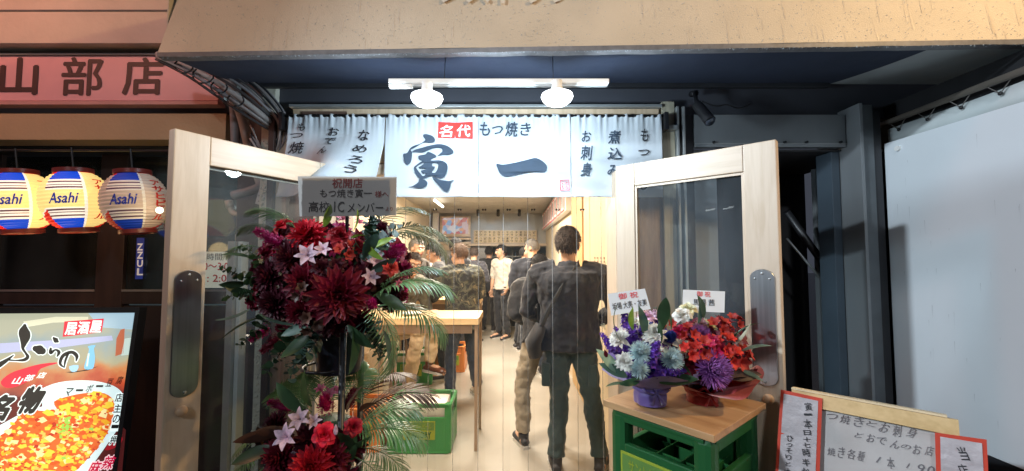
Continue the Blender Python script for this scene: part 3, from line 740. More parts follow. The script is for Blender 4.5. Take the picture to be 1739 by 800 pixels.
G = [
 ([(345,92),(375,92),(425,108),(455,135),(462,165),(440,185),(400,188),(360,185),(325,194),(290,213),(245,242),(197,266),(190,275),(205,300),(203,360),(190,410),(160,440),(135,428),(115,385),(108,320),(150,305),(185,252),(235,222),(290,203),(330,178),(352,155),(330,122),(330,98)], []),
 ([(202,298),(235,270),(300,250),(380,225),(460,208),(530,205),(600,225),(650,260),(672,290),(660,315),(610,328),(550,325),(490,337),(520,312),(545,285),(535,255),(490,245),(430,255),(370,280),(320,298),(250,295)], []),
 ([(385,290),(430,305),(472,330),(470,350),(430,368),(415,387),(500,385),(560,400),(600,435),(603,490),(580,555),(545,585),(480,580),(440,560),(400,565),(340,592),(290,590),(250,550),(228,505),(225,470),(245,445),(300,405),(318,396),(285,378),(275,345),(290,332),(350,320),(370,300)],
  [[(430,422),(470,412),(495,430),(490,480),(465,520),(430,524),(427,508),(450,482),(458,455),(430,450)], [(336,408),(252,464),(264,492),(318,560),(350,546),(346,528),(324,538),(303,503),(345,488),(342,474),(296,480),(276,466),(322,436)]]),
 ([(300,592),(345,605),(372,630),(365,665),(330,692),(275,703),(220,692),(160,688),(200,680),(245,655),(272,630),(280,600)], []),
 ([(425,570),(470,580),(520,605),(580,615),(620,622),(680,612),(645,640),(635,690),(605,745),(570,738),(530,700),(490,650),(450,610)], [])]
big = MB()
for o_, h_ in G:
    o2 = smoothline([(670 + x / 6.667, -(215 + y / 6.667)) for x, y in o_], 3, True)
    h2 = [smoothline([(670 + x / 6.667, -(215 + y / 6.667)) for x, y in h], 3, True) for h in h_]
    big.poly(o2, h2, 0, nfn(.008))
big.build('large_character', m_sumi, nr)
flat_shape([(282,485),(330,492),(420,475),(520,450),(582,440),(640,475),(662,510),(645,548),(560,545),(480,555),(400,575),(345,582),(310,560),(290,520)], [], (780, 170), 4.444, m_sumi, 'large_character', nr)
def ntext(s, x0, y0, x1, y1, mat=None, off=.008, name='lettering', **k):
    k.setdefault('offset', .014); return lettering(s, nfn(off), mat or m_sumi, nr, (x0, -y1, x1, -y0), name=name, **k)
m = MB(); m.poly([(745, -208), (773, -209), (803, -208), (803, -237), (775, -236), (773, -230), (771.5, -236), (744, -235)], (), 0, nfn(.007)); m.build('red_patch', M('red_print', (.80, .035, .025), .6), nr)
m_wp = M('white_cloth_print', (.85, .85, .85), .7)
ntext('名', 747, 214, 770, 234, m_wp, .0105, shear=.15); ntext('代', 777, 214, 799, 234, m_wp, .0105, shear=.1)
for ch, x0, y0, x1, y1 in (('も', 815, 209, 832, 232), ('つ', 836, 215, 854, 229), ('焼', 858, 208, 879, 233), ('き', 884, 210, 901, 231)): ntext(ch, x0, y0, x1, y1, shear=.12)
for ch, x0, y0, x1, y1 in (('お', 987, 224, 1003, 242), ('刺', 985, 249, 1005, 273), ('身', 985, 278, 1004, 300), ('煮', 1032, 223, 1053, 245), ('込', 1031, 252, 1055, 271), ('み', 1031, 281, 1049, 299)): ntext(ch, x0, y0, x1, y1, shear=.15, offset=.018)
for ch, x0, y0, x1, y1 in (('も', 1087, 220, 1100, 241), ('つ', 1083, 255, 1102, 265), ('煮', 1085, 276, 1103, 296), ('し', 1088, 306, 1098, 323), ('な', 610, 222, 629, 241), ('め', 605, 249, 626, 263), ('ろ', 603, 270, 621, 284), ('う', 601, 289, 615, 305), ('お', 559, 218, 577, 232), ('で', 556, 236, 574, 250), ('ん', 548, 254, 566, 268), ('も', 508, 210, 520, 223), ('つ', 496, 227, 517, 235), ('焼', 495, 242, 520, 262)): ntext(ch, x0, y0, x1, y1, m_sumid, shear=.18, offset=.016)
m_seal = M('seal_red', (.75, .08, .12), .6)
ringo = [(950.5, -306), (966, -305.5), (967, -324), (951, -324.5)]; ringi = [(952, -307.2), (965, -306.8), (965.8, -322.8), (952.4, -323.2)]
m = MB(); m.poly(smoothline(ringo, 1, True), [ringi], 0, nfn(.008)); m.build('seal_frame', m_seal, nr)
for ch, x0, y0, x1, y1 in (('と', 960, 308.5, 964.5, 314), ('ら', 960, 315.8, 964.5, 321.5), ('い', 953.5, 308.5, 958, 313.5), ('ち', 953.5, 315.5, 958, 321.5)): ntext(ch, x0, y0, x1, y1, m_seal, offset=.02)

# ------------------------------------------------------------------ vinyl strip curtain
m_vinyl = clear('clear_vinyl', (.985, .985, .98), .014, (.75, .75, .72), .08, 1.33, bump=.25)
m_vedge = clear('vinyl_edge', (.9, .9, .9), .16, (.85, .83, .8), .1, 1.4)
vc = thing('strip_curtain', 'clear vinyl strip curtain hanging in the doorway behind the white cloth', 'strip curtain', (-.15, 1.99, 1.9))
xs0 = -.752; k = 0; rr = random.Random(2)
while xs0 < .44:
    w_ = .155; x1 = min(xs0 + w_, .450); yb = 1.992 + (.010 if k % 2 else 0)
    m = MB(); nx, nz = 6, 30; vs = []
    ph = rr.uniform(0, 6); am = rr.uniform(.002, .006)
    for i in range(nx + 1):
        for j in range(nz + 1):
            u = i / nx; q = j / nz
            vs.append((xs0 + (x1 - xs0) * u + am * q * math.sin(ph + q * 3), yb + .006 * math.sin(u * math.pi) * (1 if k % 2 else -1) + am * q * math.sin(q * 9 + ph + u * 2), 1.90 - (1.90 - .10) * q))
    m.add(vs, [(i * (nz + 1) + j, i * (nz + 1) + j + 1, (i + 1) * (nz + 1) + j + 1, (i + 1) * (nz + 1) + j) for i in range(nx) for j in range(nz)])
    m.build('vinyl_strip', m_vinyl, vc, True)
    for dx in (.022, .034):
        if xs0 + dx < .44: MB().tube([(xs0 + dx, 1.985, 1.778), (xs0 + dx, 1.972, 1.778)], .0048, 8).build('rivet', m_black, vc, True)
    MB().box((xs0, 1.984, .10), (xs0 + .0035, 1.9865, 1.86)).build('strip_edge', m_vedge, vc)
    xs0 += .118; k += 1
MB().box((-.758, 1.975, 1.86), (.450, 2.012, 1.90)).build('hanging_rail', m_steel, vc)

# ------------------------------------------------------------------ lanterns
def lantern_mats():
    def lm(n, c, e, dim=1): return M(n, c, .6, var=.03, emit=e * dim)
    return lm
def make_lantern(label, c, rx, rz, lit, yaw):
    t = thing('paper_lantern', label, 'lantern', c, group='beer lanterns hanging outside the neighbouring eatery')
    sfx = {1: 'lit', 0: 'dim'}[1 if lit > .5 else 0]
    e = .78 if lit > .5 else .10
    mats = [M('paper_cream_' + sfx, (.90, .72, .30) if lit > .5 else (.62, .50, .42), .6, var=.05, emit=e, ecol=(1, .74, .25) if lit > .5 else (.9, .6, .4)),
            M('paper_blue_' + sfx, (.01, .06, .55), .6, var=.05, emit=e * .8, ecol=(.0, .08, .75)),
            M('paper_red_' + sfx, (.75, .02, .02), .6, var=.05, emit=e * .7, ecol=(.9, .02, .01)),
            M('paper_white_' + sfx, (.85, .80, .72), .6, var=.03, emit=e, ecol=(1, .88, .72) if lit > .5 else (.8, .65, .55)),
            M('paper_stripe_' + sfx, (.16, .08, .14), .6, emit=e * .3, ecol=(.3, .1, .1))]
    nu_, nv = 144, 90; m = MB(); top = .80
    def pt(u, v, off=0):   # u azimuth (0 faces the street), v -1..1
        lat = v * R(66); r = math.cos(lat) ** .85 * (rx + off); rib = .0022 * math.sin(v * 62)
        return Vector(((r + rib) * math.sin(u), -(r + rib) * math.cos(u), math.sin(lat) / math.sin(R(66)) * rz))
    vs = [pt(2 * math.pi * i / nu_, -1 + 2 * j / nv) for j in range(nv + 1) for i in range(nu_)]
    fs, mi = [], []
    for j in range(nv):
        for i in range(nu_):
            a = (2 * math.pi * (i + .5) / nu_); v = -1 + 2 * (j + .5) / nv
            a = (a + math.pi) % (2 * math.pi) - math.pi
            q = (a + R(42)) % R(180)          # panels repeat twice round
            if q < R(62):
                if v > .58 or v < -.58: k = 1
                else:
                    av = abs(v)
                    k = 0 if av < .24 else 3
                    for s0, s1 in ((.30, .325), (.38, .41), (.47, .51)):
                        if s0 < av < s1: k = 4
                    if av > .535: k = 3
            elif q < R(66): k = 3
            else:
                k = 0; e2 = (q - R(66)) / R(114)
                if v < -.95 + .62 * max(0, e2 - .32) * 1.6: k = 2
                if v > .93 - .2 * max(0, e2 - .4): k = 2
                if .0 < v - (-.95 + .62 * max(0, e2 - .32) * 1.6) < .045 and e2 > .55: k = 3
            fs.append((j * nu_ + i, j * nu_ + (i + 1) % nu_, (j + 1) * nu_ + (i + 1) % nu_, (j + 1) * nu_ + i)); mi.append(k)
    m.v = [tuple(v) for v in vs]; m.f = fs; m.mi = mi
    m.build('paper_shade', mats, t, True, world=False)
    for s in (1, -1):
        r0 = .50 * rx; MB().lathe([(r0 * 1.05, s * rz * .985), (r0 * 1.12, s * rz * 1.0), (r0 * 1.12, s * (rz + .018)), (r0 * .95, s * (rz + .02)), (r0 * .9, s * rz)], 32).build('rim', M('lacquer_red_brown', (.16, .025, .02), .35, emit=.06 * lit), t, True, world=False, angle=50)
    MB().tube([(0, 0, rz), (0, 0, rz + .12)], .004, 6).build('hanger', m_black, t, world=False)
    def fn(u0): return lambda x, y: pt(u0 + x, y, .004)
    nb = M('lantern_blue_ink_' + sfx, (.02, .05, .45), .6, emit=.25 * e); rd = M('lantern_red_ink_' + sfx, (.6, .03, .02), .6, emit=.5 * e)
    C.objects.link  # keep linter calm
    for base in (0, math.pi):
        o = lettering('Asahi', fn(base), nb, None, (R(-34), -.13, R(12), .15), offset=.02, shear=.35)
        o.parent = t
        hh = ['ア', 'サ', 'ヒ', 'ビ', 'ー', 'ル']
        o = lettering('アサヒビ｜ル', fn(base), rd, None, (R(38), -.62, R(66), .60), offset=.022, vertical=True, shear=.1, gap=.92)
        o.parent = t
    t.rotation_euler = (R(0), R(-6), yaw)
    return t
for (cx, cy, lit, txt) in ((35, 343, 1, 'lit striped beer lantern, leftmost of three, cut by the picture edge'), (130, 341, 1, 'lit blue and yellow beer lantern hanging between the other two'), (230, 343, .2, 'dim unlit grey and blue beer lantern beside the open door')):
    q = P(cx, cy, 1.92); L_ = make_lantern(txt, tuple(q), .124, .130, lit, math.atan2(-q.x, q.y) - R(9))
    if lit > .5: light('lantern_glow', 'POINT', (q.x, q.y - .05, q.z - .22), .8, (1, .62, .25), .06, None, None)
light('door_edge_fill', 'POINT', tuple(P(262, 380, 1.75)), .55, (1, .78, .45), .05)  # added warm light without a fixture, brightens the edge of the open door
MB_ = thing('lantern_bulb', 'small bright bulb glowing beside the dim lantern', 'bulb', tuple(P(271, 357, 1.86)))
MB().ball((0, 0, 0), .014, 12).build('bulb_glass', M('hot_bulb', (1, 1, 1), .4, emit=6, ecol=(1, .9, .7)), MB_, True, world=False)
ca = thing('lantern_cable', 'dark cable that the paper lanterns hang from', 'cable', (-2, 1.92, 2.1))
MB().tube([(-3.2, 1.92, 2.055), (-1.5, 1.92, 2.05)], .005, 6).build('wire', m_black, ca)
# ------------------------------------------------------------------ illuminated menu display (left)
dp0 = P(238, 522, 1.90); dpx = P(0, 530, 1.76)
rt = (dp0 - dpx).normalized()
dnb = Vector((dp0.x, 1.80, 0)); 
nrm = rt.cross(Vector((0, .105, .99)).normalized()).normalized()
upv = Vector((0, .105, .99)).normalized()
D = Surf(dp0, nrm, upv)
dg = thing('menu_display', 'glowing tilted menu display with a plate of red spicy tofu', 'display', tuple(dp0 + Vector((-.3, .05, -.7))))
def dq(mb, pts, off, mi=0): D.poly(mb, pts, off, mi)
W2, H2 = .80, 1.15   # screen extends down and to the left outside the frame
def drect(a0, b0, a1, b1, off0, off1, name, mat):
    v = [D.at(a, b, o) for o in (off0, off1) for b in (b0, b1) for a in (a0, a1)]
    return MB().add(v, [(0, 2, 3, 1), (4, 5, 7, 6), (0, 1, 5, 4), (2, 6, 7, 3), (0, 4, 6, 2), (1, 3, 7, 5)]).build(name, mat, dg)
m_case = M('display_case_black', (.012, .012, .014), .35, coat=.2)
drect(-W2, -H2, 0, 0, -.06, -.006, 'case', m_case)
drect(-W2, -.024, .0, 0.0, -.006, .004, 'bezel', m_case); drect(-.016, -H2, 0, -.0241, -.006, .004, 'bezel', m_case)
def em(name, c, k=1.0, **kw): return M(name, tuple(x * .5 for x in c), .4, emit=k * .92, ecol=c, var=.02)
def scr_bg():
    m = bpy.data.materials.new('screen_backdrop'); m.use_nodes = True; nt = m.node_tree; L = nt.links.new
    b = nt.nodes['Principled BSDF']; tc = nd(nt, 'ShaderNodeTexCoord'); sp_ = nd(nt, 'ShaderNodeSeparateXYZ')
    L(tc.outputs['Object'], sp_.inputs[0])
    n = nd(nt, 'ShaderNodeTexNoise'); n.inputs['Scale'].default_value = 9; n.inputs['Detail'].default_value = 5
    L(tc.outputs['Object'], n.inputs[0])
    ma = nd(nt, 'ShaderNodeMath', operation='MULTIPLY_ADD'); ma.inputs[1].default_value = .22; L(n.outputs[0], ma.inputs[0]); L(sp_.outputs['Z'], ma.inputs[2])
    r = nd(nt, 'ShaderNodeValToRGB'); mr = nd(nt, 'ShaderNodeMapRange'); mr.inputs[1].default_value = dp0.z - .60 + .09 - (dp0.z - .7); mr.inputs[2].default_value = dp0.z + .09 - (dp0.z - .7)
    L(ma.outputs[0], mr.inputs[0]); L(mr.outputs[0], r.inputs[0])
    e = r.color_ramp.elements; e[0].position = 0; e[0].color = (.03, .01, .01, 1); e[1].position = .42; e[1].color = (.25, .02, .015, 1)
    for p, c in ((.52, (.75, .10, .03, 1)), (.60, (.85, .35, .12, 1)), (.68, (.62, .58, .36, 1)), (.80, (.42, .55, .55, 1)), (.90, (.60, .62, .45, 1))):
        q = r.color_ramp.elements.new(p); q.color = c
    L(r.outputs[0], b.inputs['Emission Color']); b.inputs['Emission Strength'].default_value = .82; b.inputs['Base Color'].default_value = (.05, .05, .05, 1); b.inputs['Roughness'].default_value = .25
    return m
mb = MB(); mb.poly([(-W2 + .01, -H2 + .01), (-.016, -H2 + .01), (-.016, -.024), (-W2 + .01, -.024)], (), 0, lambda x, y: D.at(x, y, .0)); mb.build('screen', scr_bg(), dg)
def dshape(name, pts, mat, off, sm=0, closed=True):
    p = smoothline(pts, sm, True) if sm else pts
    mb = MB(); dq(mb, p, off); return mb.build(name, mat, dg)
dshape('printed_band', [(150, 532), (232, 529), (229, 560), (170, 556)], em('print_pale_blue', (.38, .56, .68), .9), .0006)
dshape('printed_band', [(0, 583), (90, 578), (190, 570), (192, 578), (90, 592), (0, 600)], em('print_lilac', (.42, .48, .72), .9), .0006)
dshape('printed_band', [(40, 546), (95, 538), (150, 538), (150, 546), (90, 548), (42, 556)], em('print_pale_green', (.68, .72, .55), .9), .0006)
dshape('printed_band', [(205, 560), (212, 558), (210, 600), (196, 605), (198, 575)], em('print_rust', (.55, .16, .08), .8), .0008)
dshape('printed_band', [(212, 575), (226, 573), (222, 602), (206, 604)], em('print_pale_teal', (.55, .70, .66), .9), .0008)
dshape('plate', [(-60, 800), (-30, 745), (10, 702), (50, 672), (90, 652), (130, 646), (168, 648), (198, 658), (212, 676), (212, 700), (203, 730), (188, 758), (168, 782), (140, 812), (80, 850), (-60, 850)], em('print_plate_white', (.66, .85, .88), .9), .0010, 4)
food = [(-50, 800), (-20, 755), (5, 738), (30, 712), (45, 697), (95, 698), (92, 682), (120, 672), (150, 667), (178, 668), (193, 680), (194, 700), (186, 728), (172, 752), (152, 776), (120, 806), (60, 840), (-50, 850)]
dshape('food', food, em('print_sauce', (.72, .13, .02), .9), .0014, 3)
# diced tofu, chilli and onion pieces printed on the food: many small facets of colour
rr = random.Random(22); cols = [((.85, .62, .05), 18), ((.80, .40, .02), 16), ((.85, .75, .35), 9), ((.70, .09, .01), 20), ((.30, .60, .08), 9), ((.86, .50, .10), 10), ((.45, .03, .01), 10)]
def inside(p, poly):
    x, y = p; c = False; n = len(poly)
    for i in range(n):
        x1, y1 = poly[i]; x2, y2 = poly[(i + 1) % n]
        if (y1 > y) != (y2 > y) and x < (x2 - x1) * (y - y1) / (y2 - y1) + x1: c = not c
    return c
fm = [MB() for _ in cols]; kk = [i for i, c in enumerate(cols) for _ in range(c[1])]
for n_ in range(820):
    x, y = rr.uniform(-5, 195), rr.uniform(666, 815)
    if not inside((x, y), food): continue
    i = rr.choice(kk); s = rr.uniform(2.0, 6.4) * (1.35 if i in (0, 2) else .9); a = rr.uniform(-.9, .1)
    if i == 4 and rr.random() < .7: x, y = 108 + rr.gauss(0, 9), 727 + rr.gauss(0, 8); s *= .8
    pts = []
    kf = rr.choice((4, 4, 5)); 
    for q in range(kf):
        t_ = a + q * 2 * math.pi / kf + rr.uniform(-.3, .3); r_ = s * rr.uniform(.7, 1.15); pts.append((x + r_ * math.cos(t_) * 1.25, y + r_ * math.sin(t_) * .8))
    dq(fm[i], pts, .0016 + n_ * 2.8e-6)
for i, (c, _) in enumerate(cols): tag(fm[i].build('food_piece', em('print_food_%s' % 'abcdefg'[i], c, .9), dg), kind='stuff')
def dstroke(pts, mat, name, off, halo=None, hw=1.8):
    """brush stroke along (x, y, half width)"""
    p = smoothline(pts, 6); 
    def ribbon(g, o, m_, nm_):
        mb = MB(); L_, R_ = [], []
        for i, (x, y, w_) in enumerate(p):
            a, b = p[max(i - 1, 0)], p[min(i + 1, len(p) - 1)]; dx, dy = b[0] - a[0], b[1] - a[1]; l = math.hypot(dx, dy) or 1
            wv = max(.2, w_) + g; L_.append((x - dy / l * wv, y + dx / l * wv)); R_.append((x + dy / l * wv, y - dx / l * wv))
        vs = [D.at(*D.uv(*q), o) for ab in zip(L_, R_) for q in ab]
        mb.add(vs, [(2 * i, 2 * i + 1, 2 * i + 3, 2 * i + 2) for i in range(len(p) - 1)])
        for (x, y, w_) in (p[0], p[-1]):
            c_ = [D.at(*D.uv(x + (w_ + g) * math.cos(k * .5236), y + (w_ + g) * math.sin(k * .5236)), o + 2e-5) for k in range(12)]; mb.add(c_, [tuple(range(12))])
        return mb.build(nm_, m_, dg)
    if halo: ribbon(hw, off - .0004, halo, name + '_halo')
    ribbon(0, off, mat, name)
hb = em('print_white', (.80, .95, .95), 1); bk = M('print_black', (.012, .016, .02), .4, var=.2)
for s_ in ([(43, 553, 3), (42, 562, 9), (43, 572, 9.5), (41, 584, 5), (40, 592, 2.5), (45, 600, 2), (48, 606, 3), (42, 611, 2.6), (28, 612, 1.2), (15, 611, 1.6)],
           [(24, 603, .8), (12, 612, 3), (-4, 622, 5)],
           [(61, 592, 5), (68, 594, 8), (73, 596, 6)],
           [(92, 574, 2), (96, 578, 4.5), (99, 580, 2)],
           [(87, 592, 2), (87, 599, 3), (95, 594, 1.5), (101, 598, 3), (98, 605, 1.2)],
           [(118, 598, 1.8), (112, 612, 2), (110, 624, .8)], [(110, 624, .8), (103, 617, 2.5), (108, 604, 3), (122, 598, 2.8), (131, 604, 3.2), (130, 613, 1)]):
    dstroke(s_, bk, 'brush_stroke', .0030, hb, 1.7)
dshape('red_patch', [(110, 546), (177, 541), (173, 564), (107, 572)], em('print_red', (.70, .03, .06), .9), .0022)
for i, ch in enumerate('居酒屋'): D.text(ch, 113 + i * 21, 548 - i * 1.6, 131 + i * 21, 568 - i * 1.8, hb, dg, off=.0036, offset=.03)
dshape('bottle', [(150, 588), (163, 586), (160, 592), (162, 606), (160, 623), (155, 627), (145, 627), (144, 620), (149, 605), (152, 593)], em('print_bottle_blue', (.20, .52, .80), .9), .0026, 2)
dshape('bottle_gleam', [(150, 600), (153, 600), (150, 622), (147, 622)], em('print_bottle_light', (.6, .85, .95), .9), .003)
dshape('cup', [(118, 622), (134, 620), (131, 630), (122, 631)], em('print_cup_blue', (.35, .62, .85), .9), .0026, 2)
dshape('ground_line', [(112, 632), (140, 629), (168, 622), (150, 629), (122, 633)], bk, .0024)
dshape('red_brush', [(2, 648), (18, 634), (40, 626), (70, 618), (100, 616), (70, 626), (60, 640), (30, 656), (10, 658)], em('print_red', (.70, .03, .06), .9), .0020, 3)
for i, ch in enumerate('山部店'): D.text(ch, 22 + i * 21, 640 - i * 4, 40 + i * 20, 652 - i * 5, hb, dg, off=.0034, offset=.02, shear=.3)
dshape('dark_patch', [(0, 684), (45, 670), (72, 672), (72, 690), (40, 700), (0, 722)], M('print_dark_red', (.08, .01, .01), .4, emit=.3, ecol=(.15, .02, .02)), .0012)
def haloed(ch, x0, y0, x1, y1, mat, halo, off, offs, sh=0, skew=0, vertical=False, grow=.03):
    D.text(ch, x0 - .8, y0 - .8, x1 + .8, y1 + .8, halo, dg, off=off - .0006, offset=offs + grow, shear=sh, skew=skew, vertical=vertical, name='lettering_halo')
    D.text(ch, x0, y0, x1, y1, mat, dg, off=off, offset=offs, shear=sh, skew=skew, vertical=vertical)
haloed('名', -18, 672, 22, 712, bk, hb, .0040, .05, .3); haloed('物', 37, 658, 75, 700, bk, hb, .0040, .05, .35)
for i, (ch, y) in enumerate(zip('マーボー豆腐', (663, 660, 657, 653, 647, 643))): D.text(ch, 113 + i * 17, y - 4 if ch != 'ー' else y + 1, 125 + i * 17, y + 9 if ch != 'ー' else y + 4, bk, dg, off=.0036, offset=.012, shear=.3)
for i, ch in enumerate('店主の一押'): haloed(ch, 197 - i * 2.2, 668 + i * 18, 209 - i * 2.4, 682 + i * 18 if ch != '一' else 672 + i * 18, bk, hb, .0036, .02, grow=.05)
dshape('dark_patch', [(150, 800), (175, 765), (205, 722), (214, 730), (205, 830), (120, 830)], M('print_dark_red', (.08, .01, .01), .4), .0012)
dshape('chilli', [(178, 764), (190, 748), (208, 742), (206, 752), (192, 762)], em('print_chilli', (.35, .01, .02), .8), .0018, 2)
pk = em('print_pink_white', (.9, .62, .66), 1); rdp = em('print_deep_red', (.55, .0, .05), .9)
for i, ch in enumerate('麻辣'): haloed(ch, 150 + i * 25, 783 - i * 9, 172 + i * 24, 806 - i * 10, rdp, pk, .0040, .02, .3, grow=.05)
light('display_glow', 'AREA', tuple(D.at(-.4, -.45, .05)), 2.0, (1, .8, .6), .6, (Matrix((D.r, D.u, D.n)).transposed()).to_euler(), None, size_y=.8)

# ------------------------------------------------------------------ white board with price papers (right)
A1, A2 = P(1345, 660, 1.27), P(1628, 709, 1.035)
A2.z = A1.z; rt = (A2 - A1).normalized()
Wb = (A2 - A1).length; back = Vector((-rt.y, rt.x, 0)) # away from the viewer
upb = (Vector((0, 0, 1)) * .985 + back * .17).normalized()
B = Surf(A1, rt.cross(upb), upb)
bd = thing('menu_board', 'easel white board with wooden frame and handwritten menu beside the door', 'board', tuple(A1 - Vector((0, 0, A1.z))))
m_oak = wood('board_frame_wood', (.72, .50, .24), (.58, .38, .16), 'x', .5, 1, knots=False)
def brect(a0, b0, a1, b1, o0, o1, name, mat):
    v = [B.at(a, b, o) for o in (o0, o1) for b in (b0, b1) for a in (a0, a1)]
    return MB().add(v, [(0, 2, 3, 1), (4, 5, 7, 6), (0, 1, 5, 4), (2, 6, 7, 3), (0, 4, 6, 2), (1, 3, 7, 5)]).build(name, mat, bd)
HB = .75
brect(.001, -.040, Wb - .001, -.002, -.012, .012, 'top_rail', m_oak); brect(0, -HB, .026, -.041, -.012, .012, 'side_rail', m_oak); brect(Wb - .026, -HB, Wb, -.041, -.012, .012, 'side_rail', m_oak)
brect(.0, -HB - .03, Wb, -HB - .001, -.012, .012, 'bottom_rail', m_oak)
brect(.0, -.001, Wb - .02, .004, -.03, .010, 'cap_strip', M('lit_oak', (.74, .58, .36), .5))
brect(.0261, -HB, Wb - .0261, -.0401, -.008, -.002, 'writing_surface', M('white_board_face', (.52, .49, .47), .3, var=.12, vs=6))
b0 = B.at(.02, -HB, 0); b1 = B.at(Wb - .02, -HB, 0)
for q in (b0, b1): MB().tube([q, (q.x - upb.x * .2, q.y - .02, 0)], .012, 6).build('leg', m_oak, bd)
for q in (B.at(.03, -.03, -.02), B.at(Wb - .03, -.03, -.02)): MB().tube([q, (q.x + back.x * .35, q.y + back.y * .35, 0)], .010, 6).build('leg', m_oak, bd)
m_pen = M('grey_marker', (.16, .15, .16), .7)
for s_, x0, y0, x1, y1, sk in (('つ焼きとお刺身', 1404, 712, 1560, 730, 33), ('とおでんのお店', 1450, 745, 1589, 762, 31), ('焼き各種 1本 190', 1404, 773, 1590, 791, 34)):
    rj = random.Random(x0 + y0); n_ = len(s_); cw = (x1 - x0) / n_
    for q_, ch in enumerate(s_):
        if ch == ' ': continue
        xa = x0 + cw * q_ + rj.uniform(-1, 1); yc = (y0 + y1) / 2 - sk / 2 + sk * (q_ + .5) / n_ + rj.uniform(-1.6, 1.6); hh = (y1 - y0) / 2 * rj.uniform(.72, 1.08) * (.62 if ch in 'とのつ1〜' else 1)
        B.text(ch, xa, yc - hh, xa + cw * (.35 if ch == '1' else .84), yc + hh, m_pen, bd, off=.001, skew=3 + rj.uniform(-2, 2), offset=-.006, shear=.3 + rj.uniform(-.1, .2))
pm_red = M('poster_red', (.60, .05, .02), .6); pm_w = M('poster_paper', (.50, .45, .46), .45, var=.08, vs=8, bump=.8, bs=18)
pp1 = thing('price_poster', 'narrow red bordered poster with handwriting taped over the left side of the easel board', 'poster', tuple(B.at(0, -.3, .015)), group='red bordered posters on the easel board')
pp2 = thing('price_poster', 'narrow red bordered poster with handwriting taped over the right side of the easel board', 'poster', tuple(B.at(Wb, -.3, .015)), group='red bordered posters on the easel board')
def paper(t, outer, inner, o):
    mb = MB(); B.poly(mb, outer, o); x = mb.build('red_border', pm_red, t); x.modifiers.new('s', 'SOLIDIFY').thickness = .001
    # crinkled film over the paper
    a = [B.uv(*p) for p in inner]; N1, N2 = 14, 40; vs = []
    for i in range(N1 + 1):
        for j in range(N2 + 1):
            u, v = i / N1, j / N2
            tp = Vector(a[0]).lerp(Vector(a[1]), u); bt = Vector(a[3]).lerp(Vector(a[2]), u); q = tp.lerp(bt, v)
            vs.append(B.at(q.x, q.y, o + .0022 + .0016 * mnoise.noise((q.x * 18, q.y * 70, o * 100))))
    MB().add(vs, [(i * (N2 + 1) + j, i * (N2 + 1) + j + 1, (i + 1) * (N2 + 1) + j + 1, (i + 1) * (N2 + 1) + j) for i in range(N1) for j in range(N2)]).build('paper', pm_w, t, True)
paper(pp1, [(1328, 661), (1398, 676), (1390, 900), (1312, 900)], [(1333, 668), (1391, 680), (1383, 896), (1318, 896)], .016)
paper(pp2, [(1587, 733), (1674, 745), (1682, 900), (1592, 900)], [(1596, 740), (1666, 751), (1674, 896), (1599, 896)], .015)
for i, (ch, y0, y1) in enumerate((('寅', 683, 696), ('一', 701, 704), ('本', 711, 726), ('日', 729, 737), ('十', 741, 748), ('七', 750, 758), ('時', 760, 773), ('半', 777, 789), ('か', 792, 804), ('ら', 808, 820))):
    B.text(ch, 1368 - i * .5, y0, 1381 - i * .5, y1, m_ink, pp1, off=.0225, offset=.004, shear=.1)
for i, (ch, y0, y1) in enumerate((('ひ', 738, 748), ('っ', 751, 757), ('そ', 759, 768), ('り', 770, 779), ('と', 782, 789), ('オ', 793, 804))):
    B.text(ch, 1339 - i * .8, y0, 1349 - i * .8, y1, m_ink, pp1, off=.0225, offset=-.002, shear=.1)
B.text('当', 1627, 757, 1641, 779, m_ink, pp2, off=.0215, offset=.004); B.text('店', 1627, 786, 1643, 806, m_ink, pp2, off=.0215, offset=.004)

